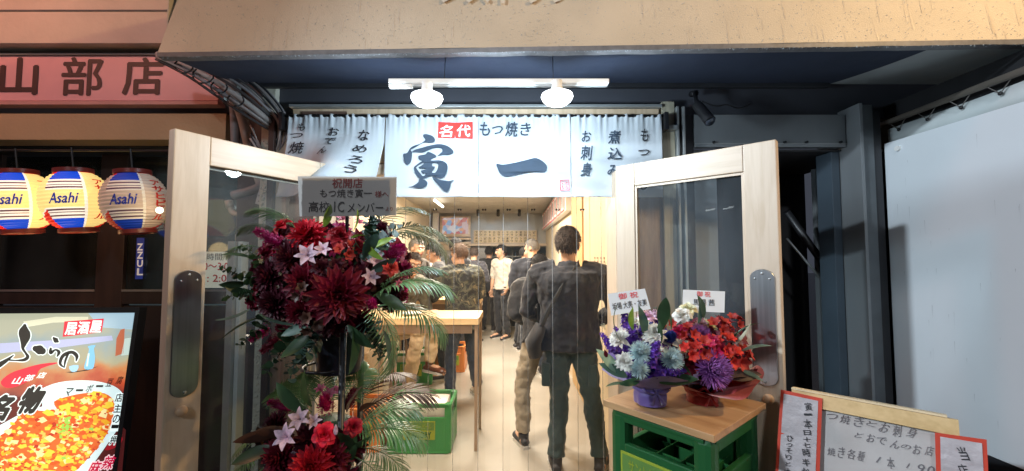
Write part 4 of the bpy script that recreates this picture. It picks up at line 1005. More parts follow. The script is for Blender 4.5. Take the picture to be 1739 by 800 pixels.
# ------------------------------------------------------------------ beer crates
def crate_mat(name, c): return M(name, c, .38, var=.1, vs=3, spec=.4)
g1 = crate_mat('green_plastic', (.015, .095, .028)); g2 = crate_mat('orange_plastic', (.55, .19, .05)); m_lab = M('yellow_green_print', (.30, .36, .03), .5); m_lab2 = M('pale_green_print', (.12, .24, .05), .5)
def make_crate(mat, w_=.48, d_=.38, h_=.32, written=True, small=False):
    """bottle crate: four corner posts, rims, low walls with label plate, open grips, bottle grid"""
    t = thing('beer_crate', None, None)
    g = lambda n, a, b, m=mat, bev=.004: MB().box(a, b, bev).build(n, m, t, world=False)
    W_, D_ = w_ / 2, d_ / 2
    for sx in (-1, 1):
        for sy in (-1, 1):
            pts = []
            MB().box((min(sx * W_, sx * (W_ - .055)), min(sy * D_, sy * (D_ - .055)), 0), (max(sx * W_, sx * (W_ - .055)), max(sy * D_, sy * (D_ - .055)), h_), .018).build('corner_post', mat, t, world=False)
    e = .003
    for sy in (-1, 1):
        y0, y1 = sorted((sy * (D_ - e), sy * (D_ - .022)))
        g('end_wall' if False else 'wall_panel', (-W_ + .05, y0, .004), (W_ - .05, y1, h_ * .72)); g('rim', (-W_ + .05, y0, h_ - .034), (W_ - .05, y1, h_ - .002))
        yo0, yo1 = sorted((sy * (D_ + .004), sy * (D_ - e - .001)))
        g('rib', (-W_ + .02, yo0, h_ - .014), (W_ - .02, yo1, h_ - .003), mat, .002); g('rib', (-W_ + .02, yo0, .004), (W_ - .02, yo1, .016), mat, .002)
        if sy < 0:
            g('label_plate', (-.125, -D_ - .0005, h_ * .28), (.125, -D_ + .004, h_ * .65), m_lab, .001)
            g('label_field', (-.118, -D_ - .0015, h_ * .47), (.118, -D_ + .003, h_ * .63), m_lab2, 0)
            fr = lambda x, y: (x, -D_ - .0025, y)
            lettering('SUNTORY', fr, g1, t, (-.095, h_ * .31, .095, h_ * .44), offset=.03)
            lettering('サントリー' + ' ビール', fr, m_lab, t, (-.095, h_ * .50, .095, h_ * .60), offset=.01)
    for sx in (-1, 1):
        x0, x1 = sorted((sx * (W_ - e), sx * (W_ - .022)))
        g('wall_panel', (x0, -D_ + .05, .004), (x1, D_ - .05, h_ * .66)); g('rim', (x0, -D_ + .05, h_ - .045), (x1, D_ - .05, h_ - .002))
        xo0, xo1 = sorted((sx * (W_ + .004), sx * (W_ - e - .001)))
        g('rib', (xo0, -D_ + .02, h_ - .014), (xo1, D_ - .02, h_ - .003), mat, .002)
    g('bottom_tray', (-W_ + .02, -D_ + .02, .006), (W_ - .02, D_ - .02, .018))
    if not small:
        for i in range(1, 4): g('divider', (-W_ + i * w_ / 4 - .002, -D_ + .023, .019), (-W_ + i * w_ / 4 + .002, D_ - .023, h_ * .55), mat, 0)
        for j in range(1, 4): g('divider', (-W_ + .023, -D_ + j * d_ / 4 - .002, .019), (W_ - .023, -D_ + j * d_ / 4 + .002, h_ * .53), mat, 0)
    return t
L3, F3, R3 = Vector((.308, 1.346)), Vector((.543, 1.07)), Vector((.80, 1.37))
u3 = (F3 - L3).normalized(); ctr = (L3 + R3) / 2; ang = math.atan2(u3.y, u3.x)
fw, fd = .35, .32
c0 = make_crate(g1, .325, .335, .35)
names = ['lowest green bottle crate of the stack under the bouquets', 'middle green bottle crate of the stack under the bouquets', 'top green bottle crate of the stack carrying the plywood board']
for i in range(3):
    r = c0 if i == 0 else copy_thing(c0)
    tag(r, names[i], 'crate', 'green bottle crates stacked by the doorway')
    r.location = (ctr.x, ctr.y, .005 + i * .3525); r.rotation_euler = (0, 0, ang)
bx = thing('plywood_board', 'square plywood board lying on the stacked green crates', 'board', (ctr.x, ctr.y, 1.0645))
MB().box((-.178, -.186, 0), (.178, .186, .020), .002).build('board_sheet', wood('board_ply', (.52, .31, .15), (.34, .18, .08), 'x', .35, .6, knots=False, coat=.3), bx, world=False)
bx.rotation_euler = (0, 0, ang)

ci = make_crate(crate_mat('fresh_green_plastic', (.05, .26, .08)), .50, .36, .38, small=True); tag(ci, 'bright green bottle crate standing alone on the shop floor under the table', 'crate', 'crates used as stools inside'); ci.location = (P(721, 600, 3.45).x, 3.45, .03)
MB().box((-.20, -.14, .03), (.20, .14, .36), .03).build('folded_cushion', M('cream_cushion', (.75, .70, .62), .8), ci, world=False)
co = make_crate(g2, .40, .36, .34, small=True); tag(co, 'orange bottle crate beside the green one on the shop floor', 'crate', 'crates used as stools inside'); co.location = (P(721, 600, 3.45).x - .50, 3.46, .03)
cg = copy_thing(ci, label='darker green bottle crate behind the legs of the seated man'); cg.location = (P(700, 600, 5.1).x, 5.15, .03); cg.rotation_euler = (0, 0, .1)
co2 = copy_thing(co, label='orange brown crate behind the legs of the camouflage jacket person'); co2.location = (P(765, 600, 5.6).x, 5.7, .03)

# ------------------------------------------------------------------ tables in the shop
m_top = wood('table_top', (.78, .58, .33), (.66, .45, .23), 'x', .4, .8, knots=False); m_leg = M('brown_leg', (.36, .25, .17), .5)
for (y0, x0, x1, txt) in ((3.3, -1.40, -.262, 'nearer high timber counter table with thick pale top and brown legs'), (4.75, -1.42, -.365, 'second high timber counter table among the customers')):
    t = thing('bar_table', txt, 'table', ((x0 + x1) / 2, y0 + .24, .03), group='high counter tables')
    part('table_top', (x0, y0, 1.012), (x1, y0 + .48, 1.066), m_top, t, .004)
    part('apron', (x0 + .03, y0 + .03, .94), (x1 - .06, y0 + .05, 1.010), m_leg, t)
    for (lx, ly) in ((x1 - .035, y0 + .012), (x1 - .035, y0 + .43), (x0 + .02, y0 + .012), (x0 + .02, y0 + .43)): part('leg', (lx, ly, .03), (lx + .024, ly + .024, 1.010), m_leg, t)

# ------------------------------------------------------------------ back of the shop
tv = thing('wall_television', 'television in a pale timber frame high on the back wall', 'television', tuple(P(773, 384, 9.4)))
fz = Surf((0, 9.38, 2), (0, -1, 0))
def fbox(t, x0, y0, x1, y1, Y, d, name, mat, bev=0):
    a, b = P(x0, y1, Y), P(x1, y0, Y); return MB().box((a.x, Y, a.z), (b.x, Y + d, b.z), bev).build(name, mat, t)
fbox(tv, 747, 367, 799, 402, 9.40, .06, 'frame', m_palex)
def noisy_em(name, cs, scale, k):
    m = bpy.data.materials.new(name); m.use_nodes = True; nt = m.node_tree; b = nt.nodes['Principled BSDF']
    tc = nd(nt, 'ShaderNodeTexCoord'); v = nd(nt, 'ShaderNodeTexVoronoi'); v.inputs['Scale'].default_value = scale; nt.links.new(tc.outputs['Object'], v.inputs[0])
    r = nd(nt, 'ShaderNodeValToRGB'); r.color_ramp.interpolation = 'CONSTANT'; n = len(cs)
    r.color_ramp.elements[0].color = c4(cs[0]); r.color_ramp.elements[1].position = 1; r.color_ramp.elements[1].color = c4(cs[-1])
    for i in range(1, n): q = r.color_ramp.elements.new(i / n); q.color = c4(cs[i])
    s = nd(nt, 'ShaderNodeSeparateColor'); nt.links.new(v.outputs['Color'], s.inputs[0]); nt.links.new(s.outputs[0], r.inputs[0])
    nt.links.new(r.outputs[0], b.inputs['Emission Color']); b.inputs['Emission Strength'].default_value = k; b.inputs['Base Color'].default_value = (.05, .05, .05, 1); return m
fbox(tv, 751, 370, 795, 397, 9.385, .014, 'screen', noisy_em('television_picture', [(.55, .2, .18), (.6, .45, .45), (.25, .4, .6), (.7, .35, .2), (.65, .6, .6), (.5, .1, .12)], 11, .75))
sh = thing('wall_shelf', 'pale shelf with dark slots under the television', 'shelf', tuple(P(773, 410, 9.4)))
for y0 in (404, 411): fbox(sh, 746, y0, 799, y0 + 3, 9.30, .19, 'shelf_board', m_palex)
fbox(sh, 752, 406.5, 790, 411, 9.40, .09, 'box', m_dark); fbox(sh, 746, 414.5, 799, 425, 9.40, .09, 'drawer', m_palex)
pw = thing('wall_pillar', 'bright white slim pillar left of the television', 'pillar', tuple(P(738, 440, 9.2)))
a = P(734, 440, 9.2).x; b = P(743, 440, 9.2).x
MB().box((a, 9.2, .03), (b, 9.36, CZ - .01), .004).build('pillar_shaft', m_white, pw)
mbd = thing('menu_plank_board', 'row of small wooden menu planks with brush kana on the back wall', 'menu board', tuple(P(858, 402, 9.4)))
fbox(mbd, 804, 391, 912, 413, 9.44, .03, 'backing', m_palex)
r1 = ['フエ', 'アワ', 'ウナ', 'チョ', 'カシ', 'カラ', 'ハツ', 'ヤゲ', 'ハラ', 'タン', 'まめ', 'シロ', 'レバ', 'ピー']
m_plk = wood('menu_plank_wood', (.72, .55, .32), (.6, .43, .22), 'z', .6, 2, knots=False, rnd=.12)
for row, (y0, y1) in enumerate(((392, 401.5), (402.5, 412))):
    for i in range(14):
        x0 = 805.5 + i * 7.55; fbox(mbd, x0, y0, x0 + 6.9, y1, 9.425, .014, 'plank', m_plk)
        s_ = (r1[i] if row == 0 else r1[(i * 5 + 3) % 14]); a, b = P(x0 + 1.4, y1 - .8, 9.42), P(x0 + 5.5, y0 + .8, 9.42)
        lettering(s_, lambda x, y: (x, 9.42, y), m_ink, mbd, (a.x, a.z, b.x, b.z), offset=.025, vertical=True)
pa = thing('hatch_shelf', 'pale timber ledge running above the kitchen hatch', 'ledge', tuple(P(850, 415, 9.35)))
fbox(pa, 795, 413.5, 936, 417.5, 9.30, .20, 'ledge_board', m_palex)
kt = thing('kitchen_unit', 'dim steel kitchen shelving with boxes seen through the hatch', 'shelving', (.1, 10.3, 0))
for i in range(3): part('shelf', (-.5, 10.2, .9 + i * .33), (.55, 10.6, .92 + i * .33), m_steel, kt, 0)
for x in (-.5, .0, .53): part('upright', (x, 10.2, .03), (x + .02, 10.22, 1.9), m_steel, kt, 0)
rr = random.Random(4)
kc = [M('kitchen_pot', (.4, .4, .42), .3, .8), M('kitchen_white', (.6, .62, .65), .5), M('kitchen_red', (.4, .08, .05), .5), m_dark, M('kitchen_blue', (.15, .3, .5), .5)]
for i in range(22):
    x = rr.uniform(-.45, .45); z = .92 + rr.choice((0, .33, .66)); s = rr.uniform(.04, .09)
    q = thing('kitchen_pot' if i % 2 else 'kitchen_box', None, None)
    bpy.data.objects.remove(q)
    mb = MB(); 
    if i % 2: mb.lathe([(0, 0), (s * .6, 0), (s * .65, s * 1.6), (s * .5, s * 1.7), (0, s * 1.7)], 12, (x, 10.3, z))
    else: mb.box((x - s * .6, 10.26, z), (x + s * .6, 10.4, z + s * 1.9), .003)
    o = mb.build('pot' if i % 2 else 'carton', kc[i % 5], kt)
hd = thing('range_hood', 'dark steel hood and counter of the kitchen behind the customers', 'hood', (-.9, 9.3, 0))
part('counter_front', (-.42, 9.2, .03), (.70, 9.26, 1.02), m_dark, hd); part('counter_top', (-.44, 9.15, 1.022), (.72, 9.75, 1.05), m_steel, hd)
part('cooler_door', (-1.05, 9.35, .03), (-.47, 9.49, 1.76), M('cooler_grey', (.2, .2, .2), .4, .4), hd)
tr = thing('track_spots', 'black ceiling track with three small spotlights before the back wall', 'track light', (0, 8.7, 2.5))
za = P(850, 353, 8.7).z
MB().box((P(755, 354, 8.7).x, 8.69, za - .012), (P(925, 354, 8.7).x, 8.71, za + .012)).build('track', m_black, tr)
for px in (812, 846, 882):
    q = P(px, 358, 8.7); MB().tube([(q.x, 8.7, za - .012), (q.x, 8.7, za - .05)], .012, 8).build('neck', m_black, tr)
    MB().tube([(q.x, 8.66, za - .05), (q.x, 8.72, za - .17)], .034, 12).build('spot_head', m_black, tr, True, angle=40)
    d_ = Vector((0, .62, -.38)); light('wall_spot', 'SPOT', (q.x, 8.74, za - .19), 7, (.62, .82, 1), .03, d_.to_track_quat('-Z', 'Y').to_euler(), None, spot=70)
# menu papers on the right hand transom
mp_ = thing('menu_paper_row', 'row of red edged white menu papers along the right wall', 'menu papers', (.67, 6.5, 2.3))
m_pr = M('paper_edge_red', (.65, .12, .1), .6)
for i in range(9):
    y0 = 5.3 + i * .43; part('red_edge', (.672, y0, 2.15), (.675, y0 + .36, 2.48), m_pr, mp_, 0); part('menu_paper', (.668, y0 + .03, 2.17), (.6715, y0 + .33, 2.46), m_white, mp_, 0)
    for r in range(4): part('ink_line', (.6665, y0 + .06 + r * .065, 2.2), (.6675, y0 + .085 + r * .065, 2.43), m_ink, mp_, 0)
wn = thing('wall_note', 'faint handwritten column list on the plywood wall right of the doorway', 'note', (.75, 3.6, 1.5))
for c_ in range(5):
    for r in range(9):
        part('ink_mark', (.7555, 3.25 + c_ * .13, 1.28 + r * .032), (.7595, 3.27 + c_ * .13 + .01 * (r % 3), 1.295 + r * .032), M('faint_ink', (.3, .22, .15), .8), wn, 0)

# assumed ceiling lamps of the shop, hidden by the curtain: flat panels with frames
for i, (x, y) in enumerate(((-.45, 2.9), (-.5, 4.9), (-.5, 6.35))):
    t = thing('assumed_ceiling_lamp', ('assumed flat lit ceiling panel nearest the doorway', 'assumed flat lit ceiling panel over the second table', 'assumed flat lit ceiling panel towards the kitchen')[i], 'ceiling lamp', (x, y, CZ - .03), group='assumed ceiling panels of the shop')
    MB().box((-.32, -.18, 0), (.32, .18, .028), .004).build('lamp_frame', m_white, t, world=False)
    MB().box((-.30, -.16, -.004), (.30, .16, -.001)).build('lamp_diffuser', M('warm_diffuser', (1, 1, 1), .5, emit=4, ecol=(1, .82, .58)), t, world=False)
    light('assumed_ceiling_light', 'AREA', (x, y, CZ - .045), (66, 108, 118)[i], (1, .88, .72), .60, (0, 0, 0), t, size_y=.32)
tb = thing('tube_lamp', 'thin bright tube lamp on the ceiling at the left', 'tube lamp', (-1.35, 7.3, 2.5))
MB().tube([P(738, 340, 6.6), P(752, 351, 7.6)], .022, 8).build('tube', M('warm_tube', (1, 1, 1), .5, emit=5, ecol=(1, .93, .8)), tb, True)

# ------------------------------------------------------------------ unseen street side behind the viewer with assumed and added lamps
slp = thing('assumed_street_lamp', 'assumed sodium street lamp out of view on the right, placed to gild the valance', 'added lamp', (3.6, -.9, 0))  # assumed lamp out of view, set to light the valance golden
MB().tube([(3.6, -.9, 0), (3.6, -.9, 3.9)], [.06, .04], 12).build('pole', m_steel, slp, True)
MB().tube([(3.6, -.9, 3.9), (3.1, -.3, 4.0)], .03, 8).build('arm', m_steel, slp, True)
MB().lathe([(0, .06), (.1, .05), (.16, 0), (.15, -.02)], 20, (3.05, -.25, 4.0)).build('head', m_steel, slp, True)
MB().ball((3.05, -.25, 3.975), (.12, .12, .03), 16).build('lamp_glass', M('assumed_sodium_glass', (1, 1, 1), .4, emit=6, ecol=(1, .6, .2)), slp, True)
light('assumed_sodium_light', 'SPOT', (3.05, -.25, 3.93), 640, (1, .66, .30), .12, Vector((-1.7, 1.9, -1.3)).to_track_quat('-Z', 'Y').to_euler(), slp, spot=140)
# light lives in world space although the lamp owns it
rn = thing('assumed_neon_lamp', 'assumed red neon tube lamp out of view at the upper left, placed to redden the neighbour wall', 'assumed lamp', (-2.9, .9, 3.2))  # assumed lamp out of view, set to throw red onto the neighbour wall
MB().tube([(-2.9, .9, 2.95), (-2.9, .9, 3.6)], .02, 10).build('tube', M('assumed_red_neon', (1, .1, .05), .4, emit=8, ecol=(1, .1, .06)), rn, True)
MB().box((-2.96, .86, 2.9), (-2.93, .94, 3.65)).build('bracket', m_black, rn)
light('assumed_neon_light', 'POINT', (-2.9, .9, 3.3), 70, (1, .40, .26), .15, None, rn)
wl2 = thing('added_fill_lamp', 'added cool white fill lamp on a pole behind the viewer on the left', 'added lamp', (-4.3, -1.3, 0))  # added lamp that throws cool light onto the pale side sheet
MB().tube([(-4.3, -1.3, 0), (-4.3, -1.3, 3.6)], [.06, .04], 12).build('pole', m_steel, wl2, True)
MB().box((-4.35, -1.35, 3.6), (-4.1, -1.1, 3.66), .01).build('head', m_steel, wl2)
MB().box((-4.33, -1.33, 3.59), (-4.12, -1.12, 3.599)).build('lamp_glass', M('cool_glass', (1, 1, 1), .4, emit=6, ecol=(.8, .9, 1)), wl2)
light('cool_fill_light', 'SPOT', (-4.2, -1.2, 3.55), 1250, (.78, .90, 1), .10, Vector((5.9, 2.6, -2.1)).to_track_quat('-Z', 'Y').to_euler(), wl2, spot=31)
sl2 = thing('added_fill_lamp', 'added cool white fill lamp on a tall pole straight behind the viewer', 'added lamp', (-.6, -4.4, 0))  # added lamp, soft front fill for plaque, doors and valance
MB().tube([(-.6, -4.4, 0), (-.6, -4.4, 4.4)], [.06, .04], 12).build('pole', m_steel, sl2, True)
MB().box((-.7, -4.4, 4.4), (-.5, -4.0, 4.46), .01).build('head', m_steel, sl2)
MB().box((-.68, -4.38, 4.39), (-.52, -4.02, 4.399)).build('lamp_glass', _m['cool_glass'], sl2)
light('cool_fill_light', 'SPOT', (-.6, -4.2, 4.35), 400, (.86, .92, 1), .2, Vector((.4, 5.6, -2.6)).to_track_quat('-Z', 'Y').to_euler(), sl2, spot=120)
# assumed bicycle park, unseen, placed so that its tube lamps mirror in the door glass
cpk = thing('assumed_parking', 'assumed low covered parking across the street with ceiling tube lamps', 'car port', (-11, -7, 0))
MB().box((-16, -11, 3.6), (-8, -4, 3.75)).build('roof', m_dark, cpk)
for x in (-15.8, -8.2):
    for y in (-10.8, -4.2): MB().box((x - .08, y - .08, 0), (x + .08, y + .08, 3.6)).build('pillar', m_steel, cpk)
m_tube = M('white_tube', (1, 1, 1), .4, emit=7, ecol=(.95, 1, 1))
for i in range(5):
    for j in range(2):
        x, y = -14.6 + i * 1.35, -9 + j * 2.4; MB().box((x - .32, y - .03, 3.50 - .08 * i), (x + .32, y + .03, 3.55 - .08 * i)).build('tube_lamp', m_tube, cpk)
struct('far_building', MB().box((-26, -13, 0), (20, -12, 9)), M('night_facade', (.03, .03, .04), .9))
# ------------------------------------------------------------------ flowers and leaves
def petal(mb, az, el, L_, W_, curl=0, cup=.2, r0=0, z0=0, nu=4, shape=.6, ruff=0, rr=random, twist=0):
    ca, sa = math.cos(az), math.sin(az); r, z = r0, z0; vs = []
    for i in range(nu + 1):
        t = i / nu; e = el - curl * t
        if i: r += L_ / nu * math.cos(e); z += L_ / nu * math.sin(e)
        w_ = W_ * (math.sin(math.pi * min(1, (.08 + .90 * t)) ** shape) * .5 + (.04 if i in (0, nu) else 0))
        for k in (-1, 0, 1):
            zz_ = z + cup * w_ * abs(k) * math.cos(e) + (rr.uniform(-ruff, ruff) if ruff and i == nu else 0); rr_ = r - cup * w_ * abs(k) * math.sin(e) + (rr.uniform(-ruff, ruff) if ruff and i == nu else 0)
            o = k * w_ + twist * t
            vs.append((rr_ * ca - o * sa, rr_ * sa + o * ca, zz_))
    mb.add(vs, [(i * 3 + k, (i + 1) * 3 + k, (i + 1) * 3 + k + 1, i * 3 + k + 1) for i in range(nu) for k in (0, 1)])
def fl_mesh(name, seed, kind):
    rr = random.Random(seed); mb = MB()
    if kind == 'dahlia':
        for k in range(9):
            q = k / 8; n = int(6 + 12 * q)
            for i in range(n): petal(mb, 2 * math.pi * (i + .5 * (k % 2)) / n + rr.uniform(-.12, .12), R(85 - 92 * q) + rr.uniform(-.12, .12), .30 + .62 * q + rr.uniform(-.06, .06), .20 + .20 * q, -.5 + q * .3, .6, .03, .30 - .28 * q, 4, .75, 0, rr)
    elif kind == 'mum':
        for k in range(13):
            q = k / 12; n = int(9 + 30 * math.sin(q * 1.8))
            for i in range(n): petal(mb, 2 * math.pi * (i + .5 * (k % 2)) / n + rr.uniform(-.15, .15), R(88 - 112 * q) + rr.uniform(-.12, .12), .70 + .20 * q + rr.uniform(-.06, .05), .12, -.9, .9, .02, .16 - .30 * q, 4, .6, 0, rr)
    elif kind == 'carnation':
        for k in range(6):
            q = k / 5; n = int(6 + 8 * q)
            for i in range(n): petal(mb, rr.uniform(0, 6.28), R(82 - 80 * q) + rr.uniform(-.2, .2), .5 + .42 * q, .42, .2, .25, .02, .16 - .16 * q, 4, .95, .09, rr)
    elif kind == 'rose':
        for k in range(6):
            q = k / 5; n = int(3 + 3 * q)
            for i in range(n): petal(mb, 2 * math.pi * i / n + k * 1.1, R(88 - 50 * q), .45 + .55 * q, .50 + .38 * q, .1 + 1.5 * q * q, .35, .02 + .03 * k, .22 - .2 * q, 5, .85, .03, rr)
    elif kind == 'lily':
        for i in range(6): petal(mb, i * math.pi / 3 + rr.uniform(-.1, .1), R(62 if i % 2 else 54), 1.05, .58 if i % 2 else .44, 1.1, .3, .03, 0, 7, .9, 0, rr)
        for i in range(6): mb.tube([(0, 0, 0), (.12 * math.cos(i + .4), .12 * math.sin(i + .4), .3), (.22 * math.cos(i + .4), .22 * math.sin(i + .4), .55)], [.012, .01, .028], 4)
    elif kind == 'alstro':
        for f in range(3):
            c = Vector((.42 * math.cos(f * 2.1), .42 * math.sin(f * 2.1), .1 * f)); m2 = MB()
            for i in range(6): petal(m2, i * math.pi / 3 + rr.uniform(-.15, .15), R(66), .66, .52, .75, .3, .02, 0, 5, .9, .02, rr)
            q = Vector((0, 0, 1)).rotation_difference(Vector((c.x, c.y, .8)))
            mb.add([q @ Vector(v) + c for v in m2.v], m2.f)
    elif kind == 'plume':
        for i in range(560):
            t = rr.random() ** .8; a = rr.uniform(0, 6.28); r = .42 * (1 - t) ** .7 + .05
            p = Vector((r * math.cos(a) * rr.uniform(.3, 1), r * math.sin(a) * rr.uniform(.3, 1), t * 1.5 - .3)); d = Vector((math.cos(a), math.sin(a), .9)).normalized() * rr.uniform(.10, .24); s = Vector((-math.sin(a), math.cos(a), 0)) * .022
            mb.add([p - s, p + s, p + d + s * .2, p + d * .5 + Vector((0, 0, .03))], [(0, 1, 2), (0, 2, 3)])
        mb.ball((0, 0, .3), (.22, .22, .6), 8)
    elif kind == 'stock':
        mb.tube([(0, 0, -1.2), (0, 0, 1.2)], .03, 5)
        for f in range(18):
            t = f / 17; a = f * 2.4; c = Vector((.24 * math.cos(a) * (1.1 - .6 * t), .24 * math.sin(a) * (1.1 - .6 * t), -.7 + 1.9 * t)); m2 = MB(); s = .36 * (1.1 - .5 * t)
            for i in range(7): petal(m2, i * .9 + rr.uniform(-.2, .2), R(50 - 40 * (i % 2)), s, s * .9, .5, .2, .01, 0, 3, .9, .05, rr)
            q = Vector((0, 0, 1)).rotation_difference(Vector((c.x, c.y, .12))); mb.add([q @ Vector(v) + c for v in m2.v], m2.f)
    elif kind == 'tulip':
        for i in range(6): petal(mb, i * 1.05, R(84), 1.1, .55, -.35, .4, .12, 0, 6, .75, 0, rr)
    elif kind == 'leaf':
        n = 9; vs = []
        for i in range(n + 1):
            t = i / n; w_ = .17 * math.sin(math.pi * min(1, t * .97 + .03)) ** .8; z = t; x = .22 * t * t
            for k in (-1, 0, 1): vs.append((x - .06 * abs(k) * (w_ / .17), k * w_, z))
        mb.add(vs, [(i * 3 + k, (i + 1) * 3 + k, (i + 1) * 3 + k + 1, i * 3 + k + 1) for i in range(n) for k in (0, 1)])
    elif kind == 'blade':
        n = 10; vs = []
        for i in range(n + 1):
            t = i / n; w_ = .045 * (1 - t ** 2.5) + .002; x = .45 * t ** 2.2; z = t - .12 * t ** 3
            for k in (-1, 0, 1): vs.append((x - .015 * abs(k), k * w_, z))
        mb.add(vs, [(i * 3 + k, (i + 1) * 3 + k, (i + 1) * 3 + k + 1, i * 3 + k + 1) for i in range(n) for k in (0, 1)])
    elif kind == 'gum':
        pts = [(.12 * math.sin(t * 3), .05 * t, t) for t in [k / 10 for k in range(11)]]; mb.tube(pts, .014, 5)
        for k in range(11):
            for sgn in (-1, 1):
                c = Vector(pts[k]); s = .13 * (1.15 - .05 * k) * rr.uniform(.8, 1.2); d = Vector((sgn * rr.uniform(.6, 1), rr.uniform(-.8, .8), rr.uniform(-.1, .6))).normalized(); nrm_ = Vector((rr.uniform(-.5, .5), rr.uniform(-.5, .5), 1)).normalized(); u = d.cross(nrm_).normalized()
                vs = [c + d * s * (1 + .95 * math.cos(q)) + u * s * .95 * math.sin(q) + nrm_ * .02 * math.cos(2 * q) for q in [j * math.pi / 5 for j in range(10)]]
                mb.add(vs, [tuple(range(10))])
    elif kind in ('frond', 'frond2'):
        n = 15; L_ = 26; ax = []
        for i in range(n + 1):
            t = i / n; ax.append(Vector((.55 * t ** 2.0 * (1 if kind == 'frond' else .5), 0, t - .26 * t ** 3)))
        mb.tube(ax, [.010 * (1 - .8 * i / n) for i in range(n + 1)], 5)
        for k in range(L_):
            t = .14 + .86 * k / L_; f_ = t * n; i = min(int(f_), n - 1); c = ax[i].lerp(ax[i + 1], f_ - i); tg = (ax[i + 1] - ax[i]).normalized(); ln = .44 * math.sin(math.pi * (.16 + .78 * t)) + .05
            for sgn in (-1, 1):
                d = (Vector((0, sgn, 0)) * (1.0 - .35 * t) + tg * (.55 + .5 * t) + Vector((rr.uniform(-.06, .06), 0, rr.uniform(-.06, .06)))).normalized()
                nrm_ = tg.cross(d).normalized(); u = d.cross(nrm_).normalized(); vs = []; m_ = 4
                for j in range(m_ + 1):
                    q = j / m_; w_ = .013 * math.sin(math.pi * (.12 + .86 * q)); p = c + d * ln * q + Vector((0, 0, -.14 * q * q * ln * 2)) + Vector((.1 * q * q * ln, 0, 0))
                    vs += [p - u * w_, p + nrm_ * .004, p + u * w_]
                mb.add(vs, [(3 * j + a, 3 * j + 3 + a, 3 * j + 4 + a, 3 * j + 1 + a) for j in range(m_) for a in (0, 1)])
    elif kind == 'sprig':
        for i in range(14):
            a = i * 2.4; mb.tube([(0, 0, 0), (.25 * math.cos(a), .25 * math.sin(a), .5 + .03 * i)], .01, 4); mb.ball((.25 * math.cos(a), .25 * math.sin(a), .52 + .03 * i), .07, 6)
    me = mb.mesh(name); me.polygons.foreach_set('use_smooth', [True] * len(me.polygons)); return me
FM = {}
def flower_obj(kind, mat, name, parent, pos, d, size, spin=None, rr=random):
    key = (kind, mat.name, rr.randint(0, 1))
    if key not in FM:
        me = fl_mesh(name, hash(kind) % 1 + key[2] * 7 + len(kind), kind); me.materials.append(mat); FM[key] = me
    o = bpy.data.objects.new(name, FM[key]); C.objects.link(o); o.parent = parent
    o.location = Vector(pos) - parent.location
    q = Vector(d).normalized().to_track_quat('Z', 'Y') @ Quaternion((0, 0, 1), rr.uniform(0, 6.28) if spin is None else spin)
    o.rotation_mode = 'QUATERNION'; o.rotation_quaternion = q; o.scale = (size, size, size); return o
def fm(n, c, rough=.6, **k): k.setdefault('rnd', .35); k.setdefault('trl', .25); return M(n, c, rough, var=.35, vs=2.2, **k)
f_red = fm('red_petal', (.42, .008, .022)); f_bur = fm('burgundy_petal', (.16, .006, .022)); f_dbur = fm('dark_burgundy_petal', (.075, .006, .018)); f_mag = fm('magenta_plume', (.42, .010, .12)); f_rose = fm('rose_red_petal', (.55, .01, .04))
f_lil = fm('lilac_white_petal', (.66, .50, .62)); f_or = fm('coral_petal', (.60, .06, .05)); f_pink = fm('pink_petal', (.55, .12, .2)); f_gr = fm('dark_green_leaf', (.03, .07, .03), .4, spec=.6); f_gr2 = fm('bluish_leaf', (.06, .12, .09), .5)
f_lime = fm('lime_leaf', (.28, .45, .06), .45); f_palm = fm('palm_green', (.11, .22, .085), .35, spec=.6, trl=.15); f_brn = fm('brown_leaf', (.07, .03, .02), .5); f_pale = fm('pale_leaf', (.5, .52, .38), .5); f_seed = fm('pale_berry', (.6, .6, .4), .5)
f_wht = fm('white_petal', (.80, .74, .68), rnd=.06); f_crm = fm('cream_petal', (.78, .76, .52), rnd=.06); f_lbl = fm('ice_blue_petal', (.60, .76, .84), rnd=.1); f_blue = fm('deep_blue_petal', (.05, .09, .45)); f_pur = fm('purple_petal', (.11, .03, .34)); f_vio = fm('violet_petal', (.40, .16, .48), rnd=.1); f_sc = fm('scarlet_petal', (.52, .03, .02)); f_mg = fm('crimson_petal', (.48, .012, .08)); f_dst = fm('dusty_pink_petal', (.42, .22, .24)); f_mint = fm('mint_leaf', (.32, .5, .38))

